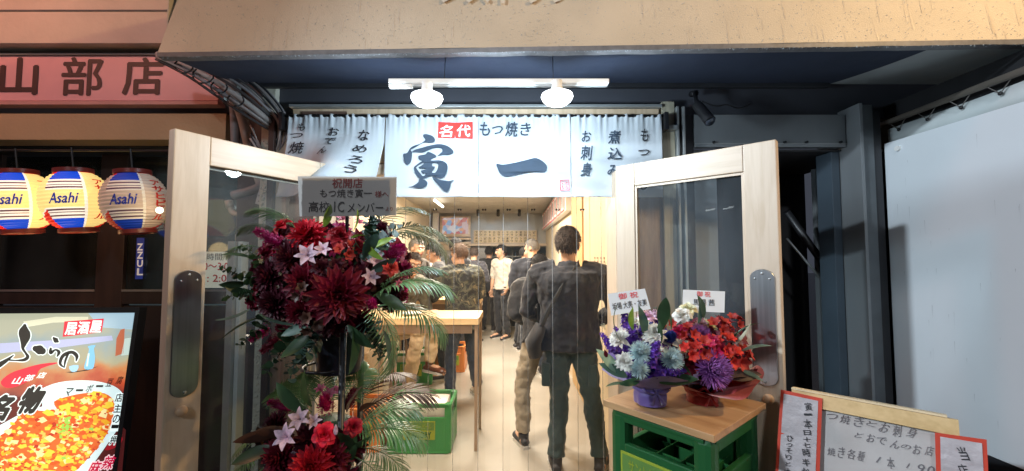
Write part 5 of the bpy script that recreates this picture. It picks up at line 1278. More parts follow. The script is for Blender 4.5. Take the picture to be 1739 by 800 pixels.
rr = random.Random(31)
fs_ = thing('flower_stand', 'tall black two tier flower stand packed with dark red flowers and palm fronds', 'flower stand', (-.555, 1.28, 0))
Cc = P(562, 462, 1.28)
def out_dir(p, c, bias=(0, -.35, .15)): d = (Vector(p) - Vector(c)); d.normalize(); return d + Vector(bias)
def put(kind, mat, name, px, py, Y, dpx, d=None, parent=fs_, c=None, spin=None):
    p = P(px, py, Y); s = dpx / 2 * Y / F; return flower_obj(kind, mat, name, parent, p, d if d is not None else out_dir(p, c or Cc), s, spin, rr)
FRONT = [('dahlia', f_red, 'dahlia', 524, 403, 1.16, 78), ('plume', f_mag, 'celosia', 470, 412, 1.20, 62), ('rose', f_red, 'rose', 577, 402, 1.14, 42), ('rose', f_red, 'rose', 606, 418, 1.13, 30), ('alstro', f_or, 'alstroemeria', 588, 426, 1.11, 40), ('lily', f_pink, 'lily', 582, 374, 1.22, 26), ('lily', f_pink, 'lily', 609, 379, 1.22, 20),
    ('lily', f_lil, 'lily', 524, 434, 1.06, 44), ('lily', f_lil, 'lily', 549, 424, 1.07, 30), ('carnation', f_dbur, 'carnation', 572, 452, 1.08, 38), ('lily', f_lil, 'lily', 638, 444, 1.12, 38), ('lily', f_lil, 'lily', 628, 470, 1.10, 34), ('plume', f_mag, 'celosia', 664, 432, 1.14, 66), ('rose', f_or, 'rose', 663, 455, 1.10, 30), ('lily', f_pink, 'lily', 676, 481, 1.12, 16),
    ('plume', f_mag, 'celosia', 628, 514, 1.10, 48), ('alstro', f_pink, 'alstroemeria', 604, 512, 1.09, 34), ('dahlia', f_bur, 'dahlia', 575, 500, 1.06, 108), ('dahlia', f_dbur, 'dahlia', 500, 440, 1.14, 84), ('dahlia', f_dbur, 'dahlia', 463, 470, 1.14, 76), ('dahlia', f_bur, 'dahlia', 520, 480, 1.10, 80), ('dahlia', f_dbur, 'dahlia', 470, 515, 1.12, 72), ('dahlia', f_bur, 'dahlia', 515, 530, 1.10, 66), ('dahlia', f_dbur, 'dahlia', 560, 545, 1.12, 66), ('alstro', f_brn, 'alstroemeria', 530, 548, 1.07, 46), ('alstro', f_brn, 'alstroemeria', 516, 498, 1.06, 40),
    ('rose', f_bur, 'rose', 432, 512, 1.14, 34), ('rose', f_bur, 'rose', 482, 556, 1.14, 30), ('plume', f_mag, 'celosia', 452, 560, 1.16, 46), ('plume', f_bur, 'celosia', 470, 575, 1.16, 50), ('carnation', f_bur, 'carnation', 455, 430, 1.18, 44), ('carnation', f_dbur, 'carnation', 438, 460, 1.18, 40), ('dahlia', f_bur, 'dahlia', 610, 545, 1.14, 56), ('dahlia', f_dbur, 'dahlia', 610, 475, 1.12, 56), ('carnation', f_dbur, 'carnation', 545, 455, 1.08, 40), ('rose', f_red, 'rose', 480, 385, 1.24, 34), ('sprig', f_seed, 'berry_sprig', 451, 446, 1.14, 26), ('sprig', f_seed, 'berry_sprig', 480, 466, 1.10, 16), ('sprig', f_seed, 'berry_sprig', 437, 470, 1.14, 14)]
for f in FRONT: put(*f)
for i in range(70):   # flowers that fill the depth of the bunch
    a, b = rr.uniform(0, 6.28), rr.uniform(-.7, .9); d = Vector((math.cos(a) * math.cos(b), math.sin(a) * math.cos(b) * .6, math.sin(b)))
    p = Cc + Vector((d.x * .225, d.y * .20 + .03, d.z * .17)); kd_ = rr.choice(('dahlia', 'carnation', 'carnation', 'rose')); flower_obj(kd_, rr.choice((f_bur, f_dbur, f_dbur, f_mag)), kd_, fs_, p, out_dir(p, Cc), rr.uniform(.028, .052), None, rr)
MB().ball(Cc + Vector((0, .03, -.01)), (.17, .13, .13), 16).build('foliage_core', f_gr, fs_)
def leaf(px, py, Y, lpx, ang, mat=f_gr, kind='leaf', name='leaf', tilt=-.35, parent=fs_):
    """leaf whose base sits at the point and that grows at ANG degrees (0 right, 90 up)"""
    a = R(ang); d = Vector((math.cos(a), tilt, math.sin(a))); o = flower_obj(kind, mat, name, parent, P(px, py, Y), d, lpx * Y / F, None, rr); return o
for x, y, l, a, m_, k in ((505, 550, 62, 172, f_gr2, 'leaf'), (540, 548, 60, 195, f_gr2, 'leaf'), (600, 555, 75, 285, f_gr, 'leaf'), (590, 552, 60, 320, f_gr, 'leaf'), (530, 560, 60, 230, f_gr, 'leaf'), (575, 535, 45, 130, f_pale, 'leaf'), (600, 392, 40, 60, f_lime, 'leaf'), (596, 405, 34, 20, f_lime, 'leaf'), (618, 412, 46, 315, f_lime, 'leaf'), (636, 420, 36, 30, f_lime, 'leaf'), (550, 385, 40, 60, f_lime, 'leaf'),
        (430, 440, 50, 160, f_gr, 'leaf'), (420, 480, 44, 190, f_gr, 'leaf'), (440, 540, 60, 200, f_gr, 'leaf'), (440, 500, 50, 170, f_gr, 'leaf'), (430, 520, 56, 215, f_gr2, 'leaf'), (640, 500, 60, 340, f_gr, 'leaf'), (630, 460, 50, 20, f_gr2, 'leaf'), (618, 440, 60, 60, f_gr2, 'leaf'), (650, 560, 50, 300, f_gr2, 'leaf')):
    leaf(x, y, 1.10 if x > 450 else 1.16, l, a, m_, k)
for x, y, l, a in ((436, 480, 56, 150), (444, 450, 44, 130), (430, 500, 44, 185), (520, 560, 80, 255), (545, 562, 70, 235), (632, 545, 60, 285), (618, 545, 60, 310), (610, 430, 80, 35), (640, 420, 60, 95), (450, 540, 54, 230), (490, 560, 70, 245), (620, 400, 60, 60)):
    leaf(x, y, 1.13, l, a, f_gr2 if x > 500 else f_gr, 'gum', 'eucalyptus_stem', -.2)
# palm fronds: each with its rachis and leaflets
def frond(px, py, Y, lpx, ang, mat=f_palm, spin=None, tilt=-.1, kind='frond', parent=fs_):
    a = R(ang); d = Vector((math.cos(a), tilt, math.sin(a))); o = flower_obj(kind, mat, 'palm_frond', parent, P(px, py, Y), d, lpx * Y / F, 0, rr)
    # roll the frond so that its droop points down
    z = d.normalized(); down = Vector((0, 0, -1)); x = (down - z * down.dot(z)); 
    if x.length < .2: x = Vector((1 if math.cos(a) >= 0 else -1, 0, 0)) - z * z.x
    x.normalize(); yv = z.cross(x); m3 = Matrix((x, yv, z)).transposed()
    if spin: m3 = m3 @ Matrix.Rotation(spin, 3, 'Z')
    o.rotation_quaternion = m3.to_quaternion()
f_palml = fm('lit_palm', (.12, .12, .06), .4, trl=.3)
for args in ((628, 508, 1.16, 150, 42), (640, 520, 1.14, 140, 12), (610, 500, 1.20, 150, -28), (640, 505, 1.22, 130, 60)): frond(*args, spin=rr.uniform(-.5, .5))
for args in ((640, 410, 1.45, 140, 38), (630, 395, 1.40, 110, 58), (655, 400, 1.5, 120, 18)): frond(*args, mat=f_palml, spin=rr.uniform(-.4, .4))
for args in ((510, 400, 1.3, 90, 118), (480, 400, 1.3, 70, 140), (440, 420, 1.3, 60, 160)): frond(*args, mat=f_brn if args[4] > 200 else f_palm, spin=rr.uniform(-.6, .6))
frond(600, 720, 1.5, 150, 55, f_brn, .3); frond(607, 690, 1.48, 130, 68, f_brn, -.3)
# frame of the stand
def leg(px, Y, py=545): q = P(px, py, Y); MB().tube([q, (q.x * 1.01, Y, 0)], .0095, 10).build('leg', m_black, fs_, True)
leg(520, 1.34); leg(583.5, 1.17); leg(615, 1.36)
def ring(c, r, name='ring', w_=.005): MB().tube([(c[0] + r * math.cos(a), c[1] + r * math.sin(a), c[2]) for a in [k * math.pi / 12 for k in range(25)]], w_, 6).build(name, m_black, fs_, True)
ring((-.56, 1.28, .0 + P(570, 563, 1.28).z), .095); ring((-.56, 1.28, P(570, 622, 1.28).z), .075); ring((-.56, 1.28, .93), .105)
q = P(577, 562, 1.28); zb_ = P(577, 634, 1.25).z
MB().lathe([(.0, zb_ - q.z), (.062, zb_ - q.z), (.074, 0), (.071, 0), (.058, zb_ - q.z + .01)], 32, tuple(q)).build('bucket', M('black_bucket', (.012, .014, .022), .35), fs_, True, angle=40)
q2 = P(560, 760, 1.26); MB().lathe([(.0, -.14), (.062, -.14), (.074, 0), (.071, 0), (.058, -.13)], 32, tuple(q2)).build('bucket', M('black_bucket', (.012, .014, .022), .35), fs_, True, angle=40)
# lower tier
C2 = P(556, 745, 1.26)
for f in (('plume', f_mag, 'celosia', 487, 694, 1.20, 50, (-.8, -.3, .5)), ('plume', f_mag, 'celosia', 555, 692, 1.16, 66), ('plume', f_bur, 'celosia', 590, 690, 1.2, 54, (.4, -.2, .9)), ('lily', f_lil, 'lily', 510, 712, 1.08, 40), ('lily', f_lil, 'lily', 534, 716, 1.12, 28), ('lily', f_lil, 'lily', 488, 742, 1.10, 46), ('rose', f_rose, 'rose', 600, 725, 1.10, 32), ('rose', f_rose, 'rose', 551, 738, 1.06, 40), ('dahlia', f_red, 'dahlia', 530, 790, 1.06, 76), ('dahlia', f_bur, 'dahlia', 560, 775, 1.1, 80), ('dahlia', f_bur, 'dahlia', 480, 775, 1.12, 80), ('lily', f_pink, 'lily', 560, 670, 1.18, 26), ('lily', f_pink, 'lily', 575, 664, 1.2, 22), ('lily', f_pink, 'lily', 545, 662, 1.2, 22),
        ('dahlia', f_dbur, 'dahlia', 530, 750, 1.14, 80), ('dahlia', f_dbur, 'dahlia', 590, 755, 1.14, 70), ('alstro', f_brn, 'alstroemeria', 450, 740, 1.16, 44), ('dahlia', f_dbur, 'dahlia', 470, 725, 1.18, 60), ('dahlia', f_dbur, 'dahlia', 560, 830, 1.12, 110), ('dahlia', f_bur, 'dahlia', 480, 830, 1.12, 90), ('tulip', f_lil, 'bud', 570, 738, 1.06, 30, (0, 0, 1))):
    put(*f[:7], d=f[7] if len(f) > 7 else None, c=C2)
MB().ball(C2 + Vector((0, .03, -.02)), (.10, .09, .08), 14).build('foliage_core', f_gr, fs_)
for x, y, l, a, m_ in ((590, 790, 80, 80, f_gr), (600, 780, 70, 100, f_gr), (515, 700, 66, 128, f_gr), (530, 690, 70, 105, f_gr), (500, 740, 60, 160, f_brn), (470, 740, 60, 175, f_brn), (590, 700, 60, 70, f_brn), (610, 700, 50, 40, f_brn), (560, 790, 60, 300, f_pale), (470, 760, 70, 190, f_gr), (530, 760, 60, 200, f_lil), (590, 760, 46, 20, f_gr)): leaf(x, y, 1.12, l, a, m_)
for args in ((548, 690, 1.30, 80, 100), (540, 690, 1.28, 84, 118), (560, 692, 1.3, 90, 78), (580, 690, 1.3, 90, 60), (530, 700, 1.3, 90, 138)): frond(*args, kind='frond2', spin=1.57)
for args in ((600, 745, 1.16, 130, 35), (605, 760, 1.14, 120, 5), (596, 740, 1.18, 130, 55), (600, 775, 1.12, 125, -18), (475, 740, 1.2, 80, 165), (470, 760, 1.18, 90, 185), (470, 780, 1.16, 90, 205)): frond(*args, spin=rr.uniform(-.4, .4))
# name board above the flowers
nb_ = thing('congratulation_board', 'grey white plaque lettered in black and red above the tall flower stand', 'plaque', tuple(P(590, 334, 1.10)))
S7 = Surf(P(590, 334, 1.10), (0.02, -1, .03))
mb = MB(); S7.poly(mb, [(507, 300), (674, 301), (673, 366), (510, 368)], 0); o = mb.build('plaque_sheet', M('plaque_white', (.55, .53, .50), .35, var=.04, vs=4), nb_); md = o.modifiers.new('s', 'SOLIDIFY'); md.thickness = .004
m_film = clear('film_wrap', (1, 1, 1), .02, (.8, .8, .8), .12, 1.5, bump=.8)
N1 = 24; vs = [S7.at(*S7.uv(505 + 171 * i / N1, 299 + 71 * j / 10), .013 + .003 * mnoise.noise((i * .5, j * .6, 3))) for i in range(N1 + 1) for j in range(11)]
MB().add(vs, [(i * 11 + j, i * 11 + j + 1, (i + 1) * 11 + j + 1, (i + 1) * 11 + j) for i in range(N1) for j in range(10)]).build('film', m_film, nb_, True)
m_rb = M('red_brown_print', (.30, .03, .03), .6)
S7.text('祝開店', 566, 304, 617, 320, m_rb, nb_, off=.0065, offset=.01)
S7.text('もつ焼き寅一', 545, 322, 633, 336, m_ink, nb_, off=.0065, offset=.006); S7.text('様へ', 638, 325, 661, 336, m_rb, nb_, off=.0065, offset=.006)
for s_, x0, x1 in (('高校', 526, 561), ('1C', 569, 586), ('メンバー', 592, 652)): S7.text(s_, x0, 343 if s_ != 'メンバー' else 345, x1, 361, m_ink, nb_, off=.0065, offset=.008)
S7.text('より', 656, 352, 668, 359, m_rb, nb_, off=.0065)
MB().tube([P(590, 334, 1.112), P(588, 480, 1.20)], .005, 6).build('stick', m_black, nb_)

# ------------------------------------------------------------------ bouquets on the board
def wrap(t, pot, base_px, base_y, Y, rpx, hpx, mat, flare, seedv, name='paper_wrap'):
    c = P(base_px, base_y, Y); r = rpx * Y / F; h = hpx * Y / F; rr = random.Random(seedv); n = 48; rows = 16; vs = []
    for j in range(rows + 1):
        q = j / rows
        for i in range(n):
            a = 2 * math.pi * i / n; k = .88 + .05 * math.sin(q * 3) - .16 * math.exp(-((q - .42) / .10) ** 2) + flare * max(0, q - .42) ** 1.15
            fold = abs(math.sin(a * 4.5 + seedv)) ** 1.5; pl_ = .10 * (fold - .5) * (.25 + 1.6 * max(0, q - .4)) + .07 * mnoise.noise((math.cos(a) * 2, math.sin(a) * 2, q * 3 + seedv)); corner = (.5 + .5 * math.cos(2.5 * a + seedv)) ** 2
            top = (.34 * corner - .22 + .25 * mnoise.noise((math.cos(a) * 1.5, math.sin(a) * 1.5, seedv))) * max(0, q - .5) * 2
            rad = r * (k + pl_ + .6 * corner * max(0, q - .6)); vs.append((c.x + rad * math.cos(a), c.y + rad * math.sin(a), c.z + h * (q + top)))
    MB().add(vs, [(j * n + i, j * n + (i + 1) % n, (j + 1) * n + (i + 1) % n, (j + 1) * n + i) for j in range(rows) for i in range(n)]).build(name, mat, t, True)
    MB().lathe([(0, .002), (r * .75, .002), (r * .8, h * .6), (0, h * .6)], 24, tuple(c)).build('pot', M('dark_pot', (.02, .02, .025), .5), t, True, angle=40)
    # ribbon band with bow loops
    MB().lathe([(r * .98, h * .36), (r * 1.03, h * .40), (r * 1.03, h * .47), (r * .99, h * .51)], 40, tuple(c)).build('ribbon_band', mat, t, True)
    for s_ in (-1, 1):
        pts = smoothline([(c.x, c.y - r * 1.05, c.z + h * .43), (c.x + s_ * r * .4, c.y - r * 1.2, c.z + h * .66), (c.x + s_ * r * .75, c.y - r * 1.1, c.z + h * .52), (c.x + s_ * r * .35, c.y - r * 1.15, c.z + h * .40), (c.x, c.y - r * 1.05, c.z + h * .43)], 4)
        MB().tube(pts, r * .09, 6, flat=.2).build('ribbon_loop', mat, t, True)
        MB().tube([(c.x, c.y - r * 1.08, c.z + h * .43), (c.x + s_ * r * .35, c.y - r * 1.15, c.z + h * .12)], [r * .04, r * .13], 6, flat=.15).build('ribbon_tail', mat, t, True)
m_wv = M('violet_wrap', (.13, .09, .30), .5, var=.12, vs=10, sheen=.3, trl=.15); m_wr = M('red_wrap', (.42, .015, .02), .5, var=.12, vs=10, sheen=.3, trl=.15); m_kraft = M('olive_kraft', (.13, .09, .05), .6, var=.2, trl=.1)
b1 = thing('bouquet', 'violet wrapped bouquet of purple, white and ice blue flowers with a name card', 'bouquet', tuple(P(1103, 695, 1.33)), group='bouquets on the board')
wrap(b1, None, 1105, 683, 1.33, 29, 60, m_wv, 3.3, 1)
Cb = P(1103, 625, 1.33)
def pb(t, c, kind, mat, name, px, py, Y, dpx, d=None): p = P(px, py, Y); return flower_obj(kind, mat, name, t, p, d if d is not None else out_dir(p, c, (0, -.5, .2)), dpx / 2 * Y / F * 1.16, None, rr)
for f in (('carnation', f_wht, 'carnation', 1053, 575, 1.25, 36), ('carnation', f_wht, 'carnation', 1062, 614, 1.20, 34), ('carnation', f_wht, 'lisianthus', 1111, 567, 1.22, 40), ('rose', f_wht, 'lisianthus', 1158, 589, 1.26, 28), ('mum', f_lbl, 'chrysanthemum', 1088, 598, 1.18, 40), ('mum', f_lbl, 'chrysanthemum', 1141, 610, 1.20, 42), ('mum', f_lbl, 'chrysanthemum', 1086, 627, 1.18, 34), ('mum', f_blue, 'chrysanthemum', 1138, 572, 1.27, 26),
          ('stock', f_pur, 'stock_flower', 1063, 545, 1.32, 34, (-.2, 0, 1)), ('stock', f_pur, 'stock_flower', 1074, 572, 1.27, 36, (-.1, -.3, 1)), ('stock', f_pur, 'stock_flower', 1107, 610, 1.18, 34, (0, -.7, .8)), ('stock', f_pur, 'stock_flower', 1120, 545, 1.33, 28, (.2, 0, 1)), ('stock', f_pur, 'stock_flower', 1128, 632, 1.19, 34, (.9, -.4, .1)), ('stock', f_pur, 'stock_flower', 1052, 596, 1.24, 30, (-1, -.4, .2)), ('stock', f_pur, 'stock_flower', 1032, 582, 1.30, 26, (-.6, 0, .9)), ('stock', f_pur, 'stock_flower', 1112, 590, 1.2, 30, (0, -1, .6)), ('stock', f_pur, 'stock_flower', 1140, 632, 1.22, 30, (.8, -.4, .2)),
          ('stock', f_blue, 'delphinium', 1100, 620, 1.22, 30, (-.3, -1, .3)), ('rose', f_crm, 'lisianthus', 1094, 551, 1.28, 20), ('carnation', f_lil, 'carnation', 1100, 540, 1.33, 32), ('stock', f_lil, 'stock_flower', 1112, 542, 1.35, 22, (0, 0, 1)), ('tulip', f_bur, 'tulip_bud', 1030, 606, 1.20, 22, (-.3, -.3, 1)), ('carnation', f_pur, 'carnation', 1075, 590, 1.26, 40), ('carnation', f_pur, 'carnation', 1120, 620, 1.25, 44), ('carnation', f_pur, 'carnation', 1125, 580, 1.29, 44), ('carnation', f_blue, 'carnation', 1100, 600, 1.26, 40), ('sprig', f_pale, 'seed_sprig', 1028, 560, 1.27, 20, (-.5, 0, 1)), ('sprig', f_gr2, 'seed_sprig', 1113, 530, 1.34, 16, (0, 0, 1))):
    pb(b1, Cb, *f)
for x, y, l, a, m_, k in ((1055, 580, 70, 125, f_gr, 'blade'), (1095, 570, 50, 98, f_gr2, 'leaf'), (1124, 560, 62, 88, f_gr, 'leaf'), (1065, 640, 52, 150, f_gr2, 'leaf'), (1052, 635, 56, 128, f_mint, 'leaf'), (1090, 640, 46, 200, f_gr, 'leaf'), (1130, 600, 52, 330, f_gr, 'leaf'), (1120, 650, 60, 15, f_gr, 'leaf'), (1110, 645, 56, 30, f_gr, 'leaf'), (1076, 560, 44, 105, f_lime, 'leaf'), (1075, 655, 50, 165, f_gr, 'leaf'), (1106, 600, 60, 70, f_gr, 'leaf')):
    leaf(x, y, 1.22, l, a, m_, k, 'leaf', -.25, b1)
for i in range(34):
    a_, rr_ = rr.uniform(0, 6.28), rr.uniform(.3, 1) ** .6; px_, py_ = 1097 + 62 * rr_ * math.cos(a_), 592 + 46 * rr_ * math.sin(a_)
    k_, m_, n_ = rr.choice((('stock', f_pur, 'stock_flower'), ('carnation', f_pur, 'carnation'), ('carnation', f_wht, 'carnation'), ('stock', f_pur, 'stock_flower'), ('rose', f_wht, 'lisianthus'), ('carnation', f_blue, 'carnation'), ('stock', f_blue, 'delphinium'), ('carnation', f_lil, 'carnation')))
    pb(b1, Cb, k_, m_, n_, px_, py_, rr.uniform(1.24, 1.33), rr.uniform(16, 26))
MB().ball(P(1103, 615, 1.33), (.062, .05, .055), 14).build('foliage_core', f_gr, b1)
b2 = thing('bouquet', 'red wrapped bouquet of scarlet, crimson and mauve flowers with a name card', 'bouquet', tuple(P(1190, 700, 1.36)), group='bouquets on the board')
wrap(b2, None, 1193, 686, 1.36, 27, 54, m_wr, 4.0, 4); wrap(b2, None, 1195, 660, 1.37, 25, 34, m_kraft, 3.4, 6, 'inner_wrap')
Cr = P(1200, 620, 1.36)
for f in (('mum', f_vio, 'chrysanthemum', 1211, 627, 1.20, 66, (.15, -1, .35)), ('mum', f_vio, 'chrysanthemum', 1188, 567, 1.28, 38), ('rose', f_wht, 'lisianthus', 1158, 537, 1.30, 28), ('rose', f_crm, 'lisianthus', 1168, 527, 1.33, 26), ('carnation', f_crm, 'lisianthus', 1203, 554, 1.32, 28), ('alstro', f_sc, 'alstroemeria', 1222, 556, 1.27, 36), ('alstro', f_sc, 'alstroemeria', 1249, 547, 1.30, 30), ('alstro', f_sc, 'alstroemeria', 1170, 567, 1.26, 32), ('alstro', f_sc, 'alstroemeria', 1136, 550, 1.31, 26), ('alstro', f_sc, 'alstroemeria', 1175, 595, 1.22, 34), ('alstro', f_sc, 'alstroemeria', 1190, 592, 1.21, 38), ('alstro', f_sc, 'alstroemeria', 1240, 605, 1.24, 38), ('alstro', f_sc, 'alstroemeria', 1256, 605, 1.28, 44), ('alstro', f_sc, 'alstroemeria', 1228, 585, 1.25, 40), ('alstro', f_bur, 'alstroemeria', 1168, 615, 1.24, 40),
          ('carnation', f_mg, 'carnation', 1154, 564, 1.28, 28), ('carnation', f_mg, 'carnation', 1208, 581, 1.24, 30), ('carnation', f_mg, 'carnation', 1222, 595, 1.24, 30), ('carnation', f_dst, 'carnation', 1246, 577, 1.27, 32), ('alstro', f_mg, 'alstroemeria', 1205, 597, 1.22, 36), ('rose', f_crm, 'lisianthus', 1212, 568, 1.3, 20), ('alstro', f_sc, 'alstroemeria', 1150, 590, 1.3, 50), ('alstro', f_bur, 'alstroemeria', 1260, 620, 1.3, 44), ('alstro', f_bur, 'alstroemeria', 1200, 570, 1.33, 60), ('alstro', f_bur, 'alstroemeria', 1230, 570, 1.33, 60), ('alstro', f_bur, 'alstroemeria', 1180, 610, 1.28, 60)):
    pb(b2, Cr, *f)
for x, y, l, a, m_, k in ((1240, 590, 62, 45, f_pale, 'blade'), (1255, 600, 50, 30, f_mint, 'leaf'), (1250, 630, 40, 350, f_mint, 'leaf'), (1245, 575, 50, 60, f_gr, 'blade'), (1185, 550, 44, 80, f_gr2, 'leaf'), (1175, 645, 44, 160, f_brn, 'leaf'), (1230, 640, 60, 10, f_brn, 'leaf'), (1150, 620, 44, 170, f_gr, 'leaf'), (1195, 540, 40, 100, f_gr, 'leaf'), (1140, 560, 46, 100, f_gr, 'leaf')):
    leaf(x, y, 1.26, l, a, m_, k, 'leaf', -.25, b2)
for i in range(34):
    a_, rr_ = rr.uniform(0, 6.28), rr.uniform(.3, 1) ** .6; px_, py_ = 1203 + 60 * rr_ * math.cos(a_), 590 + 40 * rr_ * math.sin(a_)
    k_, m_, n_ = rr.choice((('alstro', f_sc, 'alstroemeria'), ('alstro', f_bur, 'alstroemeria'), ('carnation', f_mg, 'carnation'), ('carnation', f_sc, 'carnation'), ('rose', f_bur, 'rose'), ('carnation', f_dst, 'carnation')))
    pb(b2, Cr, k_, m_, n_, px_, py_, rr.uniform(1.28, 1.36), rr.uniform(18, 28))
MB().ball(P(1200, 610, 1.38), (.085, .05, .065), 14).build('foliage_core', f_gr, b2)
for (corners, Y, top, tb_, name_s, par_t, txt) in (([(1032, 499), (1095, 490), (1105, 525), (1038, 536)], 1.30, '御祝', (1050, 497, 1083, 507), '坂場 大亮・友美', None, 'small tilted white name card standing in the violet bouquet'),
                                        ([(1160, 492), (1231, 495), (1230, 531), (1159, 528)], 1.34, '御祝', (1183, 495, 1206, 504), '馬場 茜', None, 'small straight white name card standing in the red bouquet')):
    cx = sum(p[0] for p in corners) / 4; cy_ = sum(p[1] for p in corners) / 4
    t = thing('name_card', txt, 'card', tuple(P(cx, cy_, Y)), group='name cards of the bouquets')
    S8 = Surf(P(cx, cy_, Y), (-.1, -1, .12)); mb = MB(); S8.poly(mb, corners, 0); o = mb.build('card_sheet', M('card_white', (.74, .80, .86), .5, var=.02), t); o.modifiers.new('s', 'SOLIDIFY').thickness = .0012
    tilt = -8 if cx < 1120 else 2
    S8.text('御 祝', tb_[0], tb_[1], tb_[2], tb_[3], M('card_red', (.75, .08, .10), .6), t, off=.0025, skew=-4 if cx < 1120 else 1, offset=.008)
    if cx < 1120: S8.text(name_s, 1040, 511, 1098, 523, m_ink, t, off=.0025, skew=-8, offset=.004)
    else: S8.text(name_s, 1177, 508, 1213, 519, m_ink, t, off=.0025, skew=1, offset=.004)
    MB().tube([P(cx, cy_ + 10, Y + .004), P(cx + 3, cy_ + 70, Y + .01)], .0018, 5).build('stick', m_white, t)
# ------------------------------------------------------------------ people
tex = bpy.data.textures.new('cloth_folds', 'CLOUDS'); tex.noise_scale = .075; tex.noise_depth = 2
def camo(name):
    m = M(name, (.1, .1, .08), .85); nt = m.node_tree; b = nt.nodes['Principled BSDF']; tc = nd(nt, 'ShaderNodeTexCoord'); n = nd(nt, 'ShaderNodeTexNoise'); n.inputs['Scale'].default_value = 11; n.inputs['Detail'].default_value = 1.5; n.inputs['Distortion'].default_value = .8
    nt.links.new(tc.outputs['Object'], n.inputs[0]); r = nd(nt, 'ShaderNodeValToRGB'); r.color_ramp.interpolation = 'CONSTANT'; e = r.color_ramp.elements
    e[0].color = (.02, .022, .025, 1); e[1].position = .72; e[1].color = (.30, .26, .17, 1)
    for p, c in ((.42, (.05, .055, .045, 1)), (.5, (.10, .10, .075, 1)), (.57, (.025, .028, .03, 1)), (.64, (.17, .15, .10, 1))): q = e.new(p); q.color = c
    nt.links.new(n.outputs[0], r.inputs[0]); nt.links.new(r.outputs[0], b.inputs['Base Color']); return m
m_skin = M('skin', (.56, .33, .22), .5, var=.05, vs=15); m_skin2 = M('warm_skin', (.46, .26, .17), .5, var=.05, vs=15)
m_eye = M('eye_white', (.8, .8, .78), .3); m_lip = M('lip', (.38, .13, .11), .5)
def person(label, loc, yaw, h, jacket, pants, shoe, hairm, vox=.014, lean=0, side=0, hy=0, hp=0, arms=None, legs=None, girth=1.0, short=False, face=False, grp=None, skin=None, pelvis_z=.93, hem=.80, hairsize=1.0, extra=None, bare=False):
    t = thing('person', label, 'person', loc, 0, grp); t.rotation_euler = (0, 0, yaw); s = h / 1.72; skin = skin or m_skin
    pel = Vector((0, 0, pelvis_z)) * s
    Ru = Matrix.Rotation(lean, 3, 'X') @ Matrix.Rotation(side, 3, 'Y')
    U = lambda x, y, z: pel + Ru @ (Vector((x, y, z - .93)) * s)
    dn = {}
    arms = arms or {}; legs = legs or {}
    SH = {k: U(k * .185 * girth, .005, 1.40) for k in (-1, 1)}
    EL = {}; WR_ = {}
    for k in (-1, 1):
        a = arms.get(k, ((.25 * k, .03, 1.11), (.25 * k, -.05, .87))); EL[k] = U(*a[0]); WR_[k] = U(*a[1])
    HP, KN, AN, TO = {}, {}, {}, {}
    for k in (-1, 1):
        HP[k] = pel + Vector((k * .088, 0, -.02)) * s
        l = legs.get(k, ((.10 * k, -.02, .49), (.11 * k, .03, .085), (.13 * k, -.17, .03))); KN[k], AN[k], TO[k] = [Vector(q) * s for q in l]
    hc = U(0, -.025, 1.60); Rh = Ru @ Matrix.Rotation(hy, 3, 'Z') @ Matrix.Rotation(hp, 3, 'X')
    xd = Ru @ Vector((1, 0, 0))
    def torso(mb, g, hem_=None, top=1.44):
        lv = [(.86, .150), (.93, .158), (1.02, .150), (1.12, .148), (1.24, .165), (1.33, .180), (1.39, .165), (1.435, .10)]
        if hem_: lv = [(hem_, .168)] + [q for q in lv if q[0] > hem_ + .03]
        pts = [U(0, .0 + .012 * math.sin((z - .9) * 4), z) for z, r in lv]; mb.tube(pts, [(r * girth + g) * s for z, r in lv], 20, up=xd, flat=.64)
        for k in (-1, 1): mb.ball(SH[k] - xd * k * .02 * s + Vector((0, 0, -.025 * s)), ((.072 + g) * s, (.066 + g) * s, (.068 + g) * s), 12); mb.tube([SH[k] - xd * k * .14 * s + Vector((0, 0, .022 * s)), SH[k] + Vector((0, 0, -.012 * s))], [(.05 + g) * s, (.055 + g) * s], 12)
    def arm(mb, g, to=1.0):
        for k in (-1, 1):
            w_ = EL[k].lerp(WR_[k], to); m1 = SH[k].lerp(EL[k], .5)
            if to > 0: mb.tube([SH[k], m1, EL[k], EL[k].lerp(w_, .5), w_], [(.060 + g) * s, (.053 + g) * s, (.044 + g) * s, (.040 + g) * s, (.028 + g) * s], 12)
            mb.ball(EL[k], (.042 + g) * s, 10)
    def legm(mb, g, cut=1.0):
        mb.tube([pel + Vector((0, 0, -.03)), pel + Vector((0, 0, .07 * s))], [(.152 * girth + g) * s, (.148 * girth + g) * s], 18, up=(1, 0, 0), flat=.64)
        mb.ball(pel + Vector((0, 0, -.01)), ((.155 * girth + g) * s, (.105 + g) * s, (.10 + g) * s), 16)
        for k in (-1, 1):
            e = KN[k].lerp(AN[k], cut); mb.tube([HP[k] + Vector((0, 0, .05 * s)), HP[k].lerp(KN[k], .3), KN[k]], [(.085 + g) * s, (.082 + g) * s, (.056 + g) * s], 14); mb.ball(KN[k], (.057 + g) * s, 10)
            mb.tube([KN[k], KN[k].lerp(e, .35), e], [(.056 + g) * s, (.056 + g) * s, (.038 + g * 1.9) * s], 14)
    B_ = MB(); torso(B_, -.026); arm(B_, -.002); legm(B_, -.012)
    B_.tube([U(0, .01, 1.40), U(0, -.005, 1.47), hc + Rh @ Vector((0, .01, -.04)) * s], [.062 * s, .055 * s, .052 * s], 14)
    hb_ = lambda c, r, n=16: B_.ball(hc + Rh @ (Vector(c) * s), tuple(q * s for q in r), n, rot=Rh)
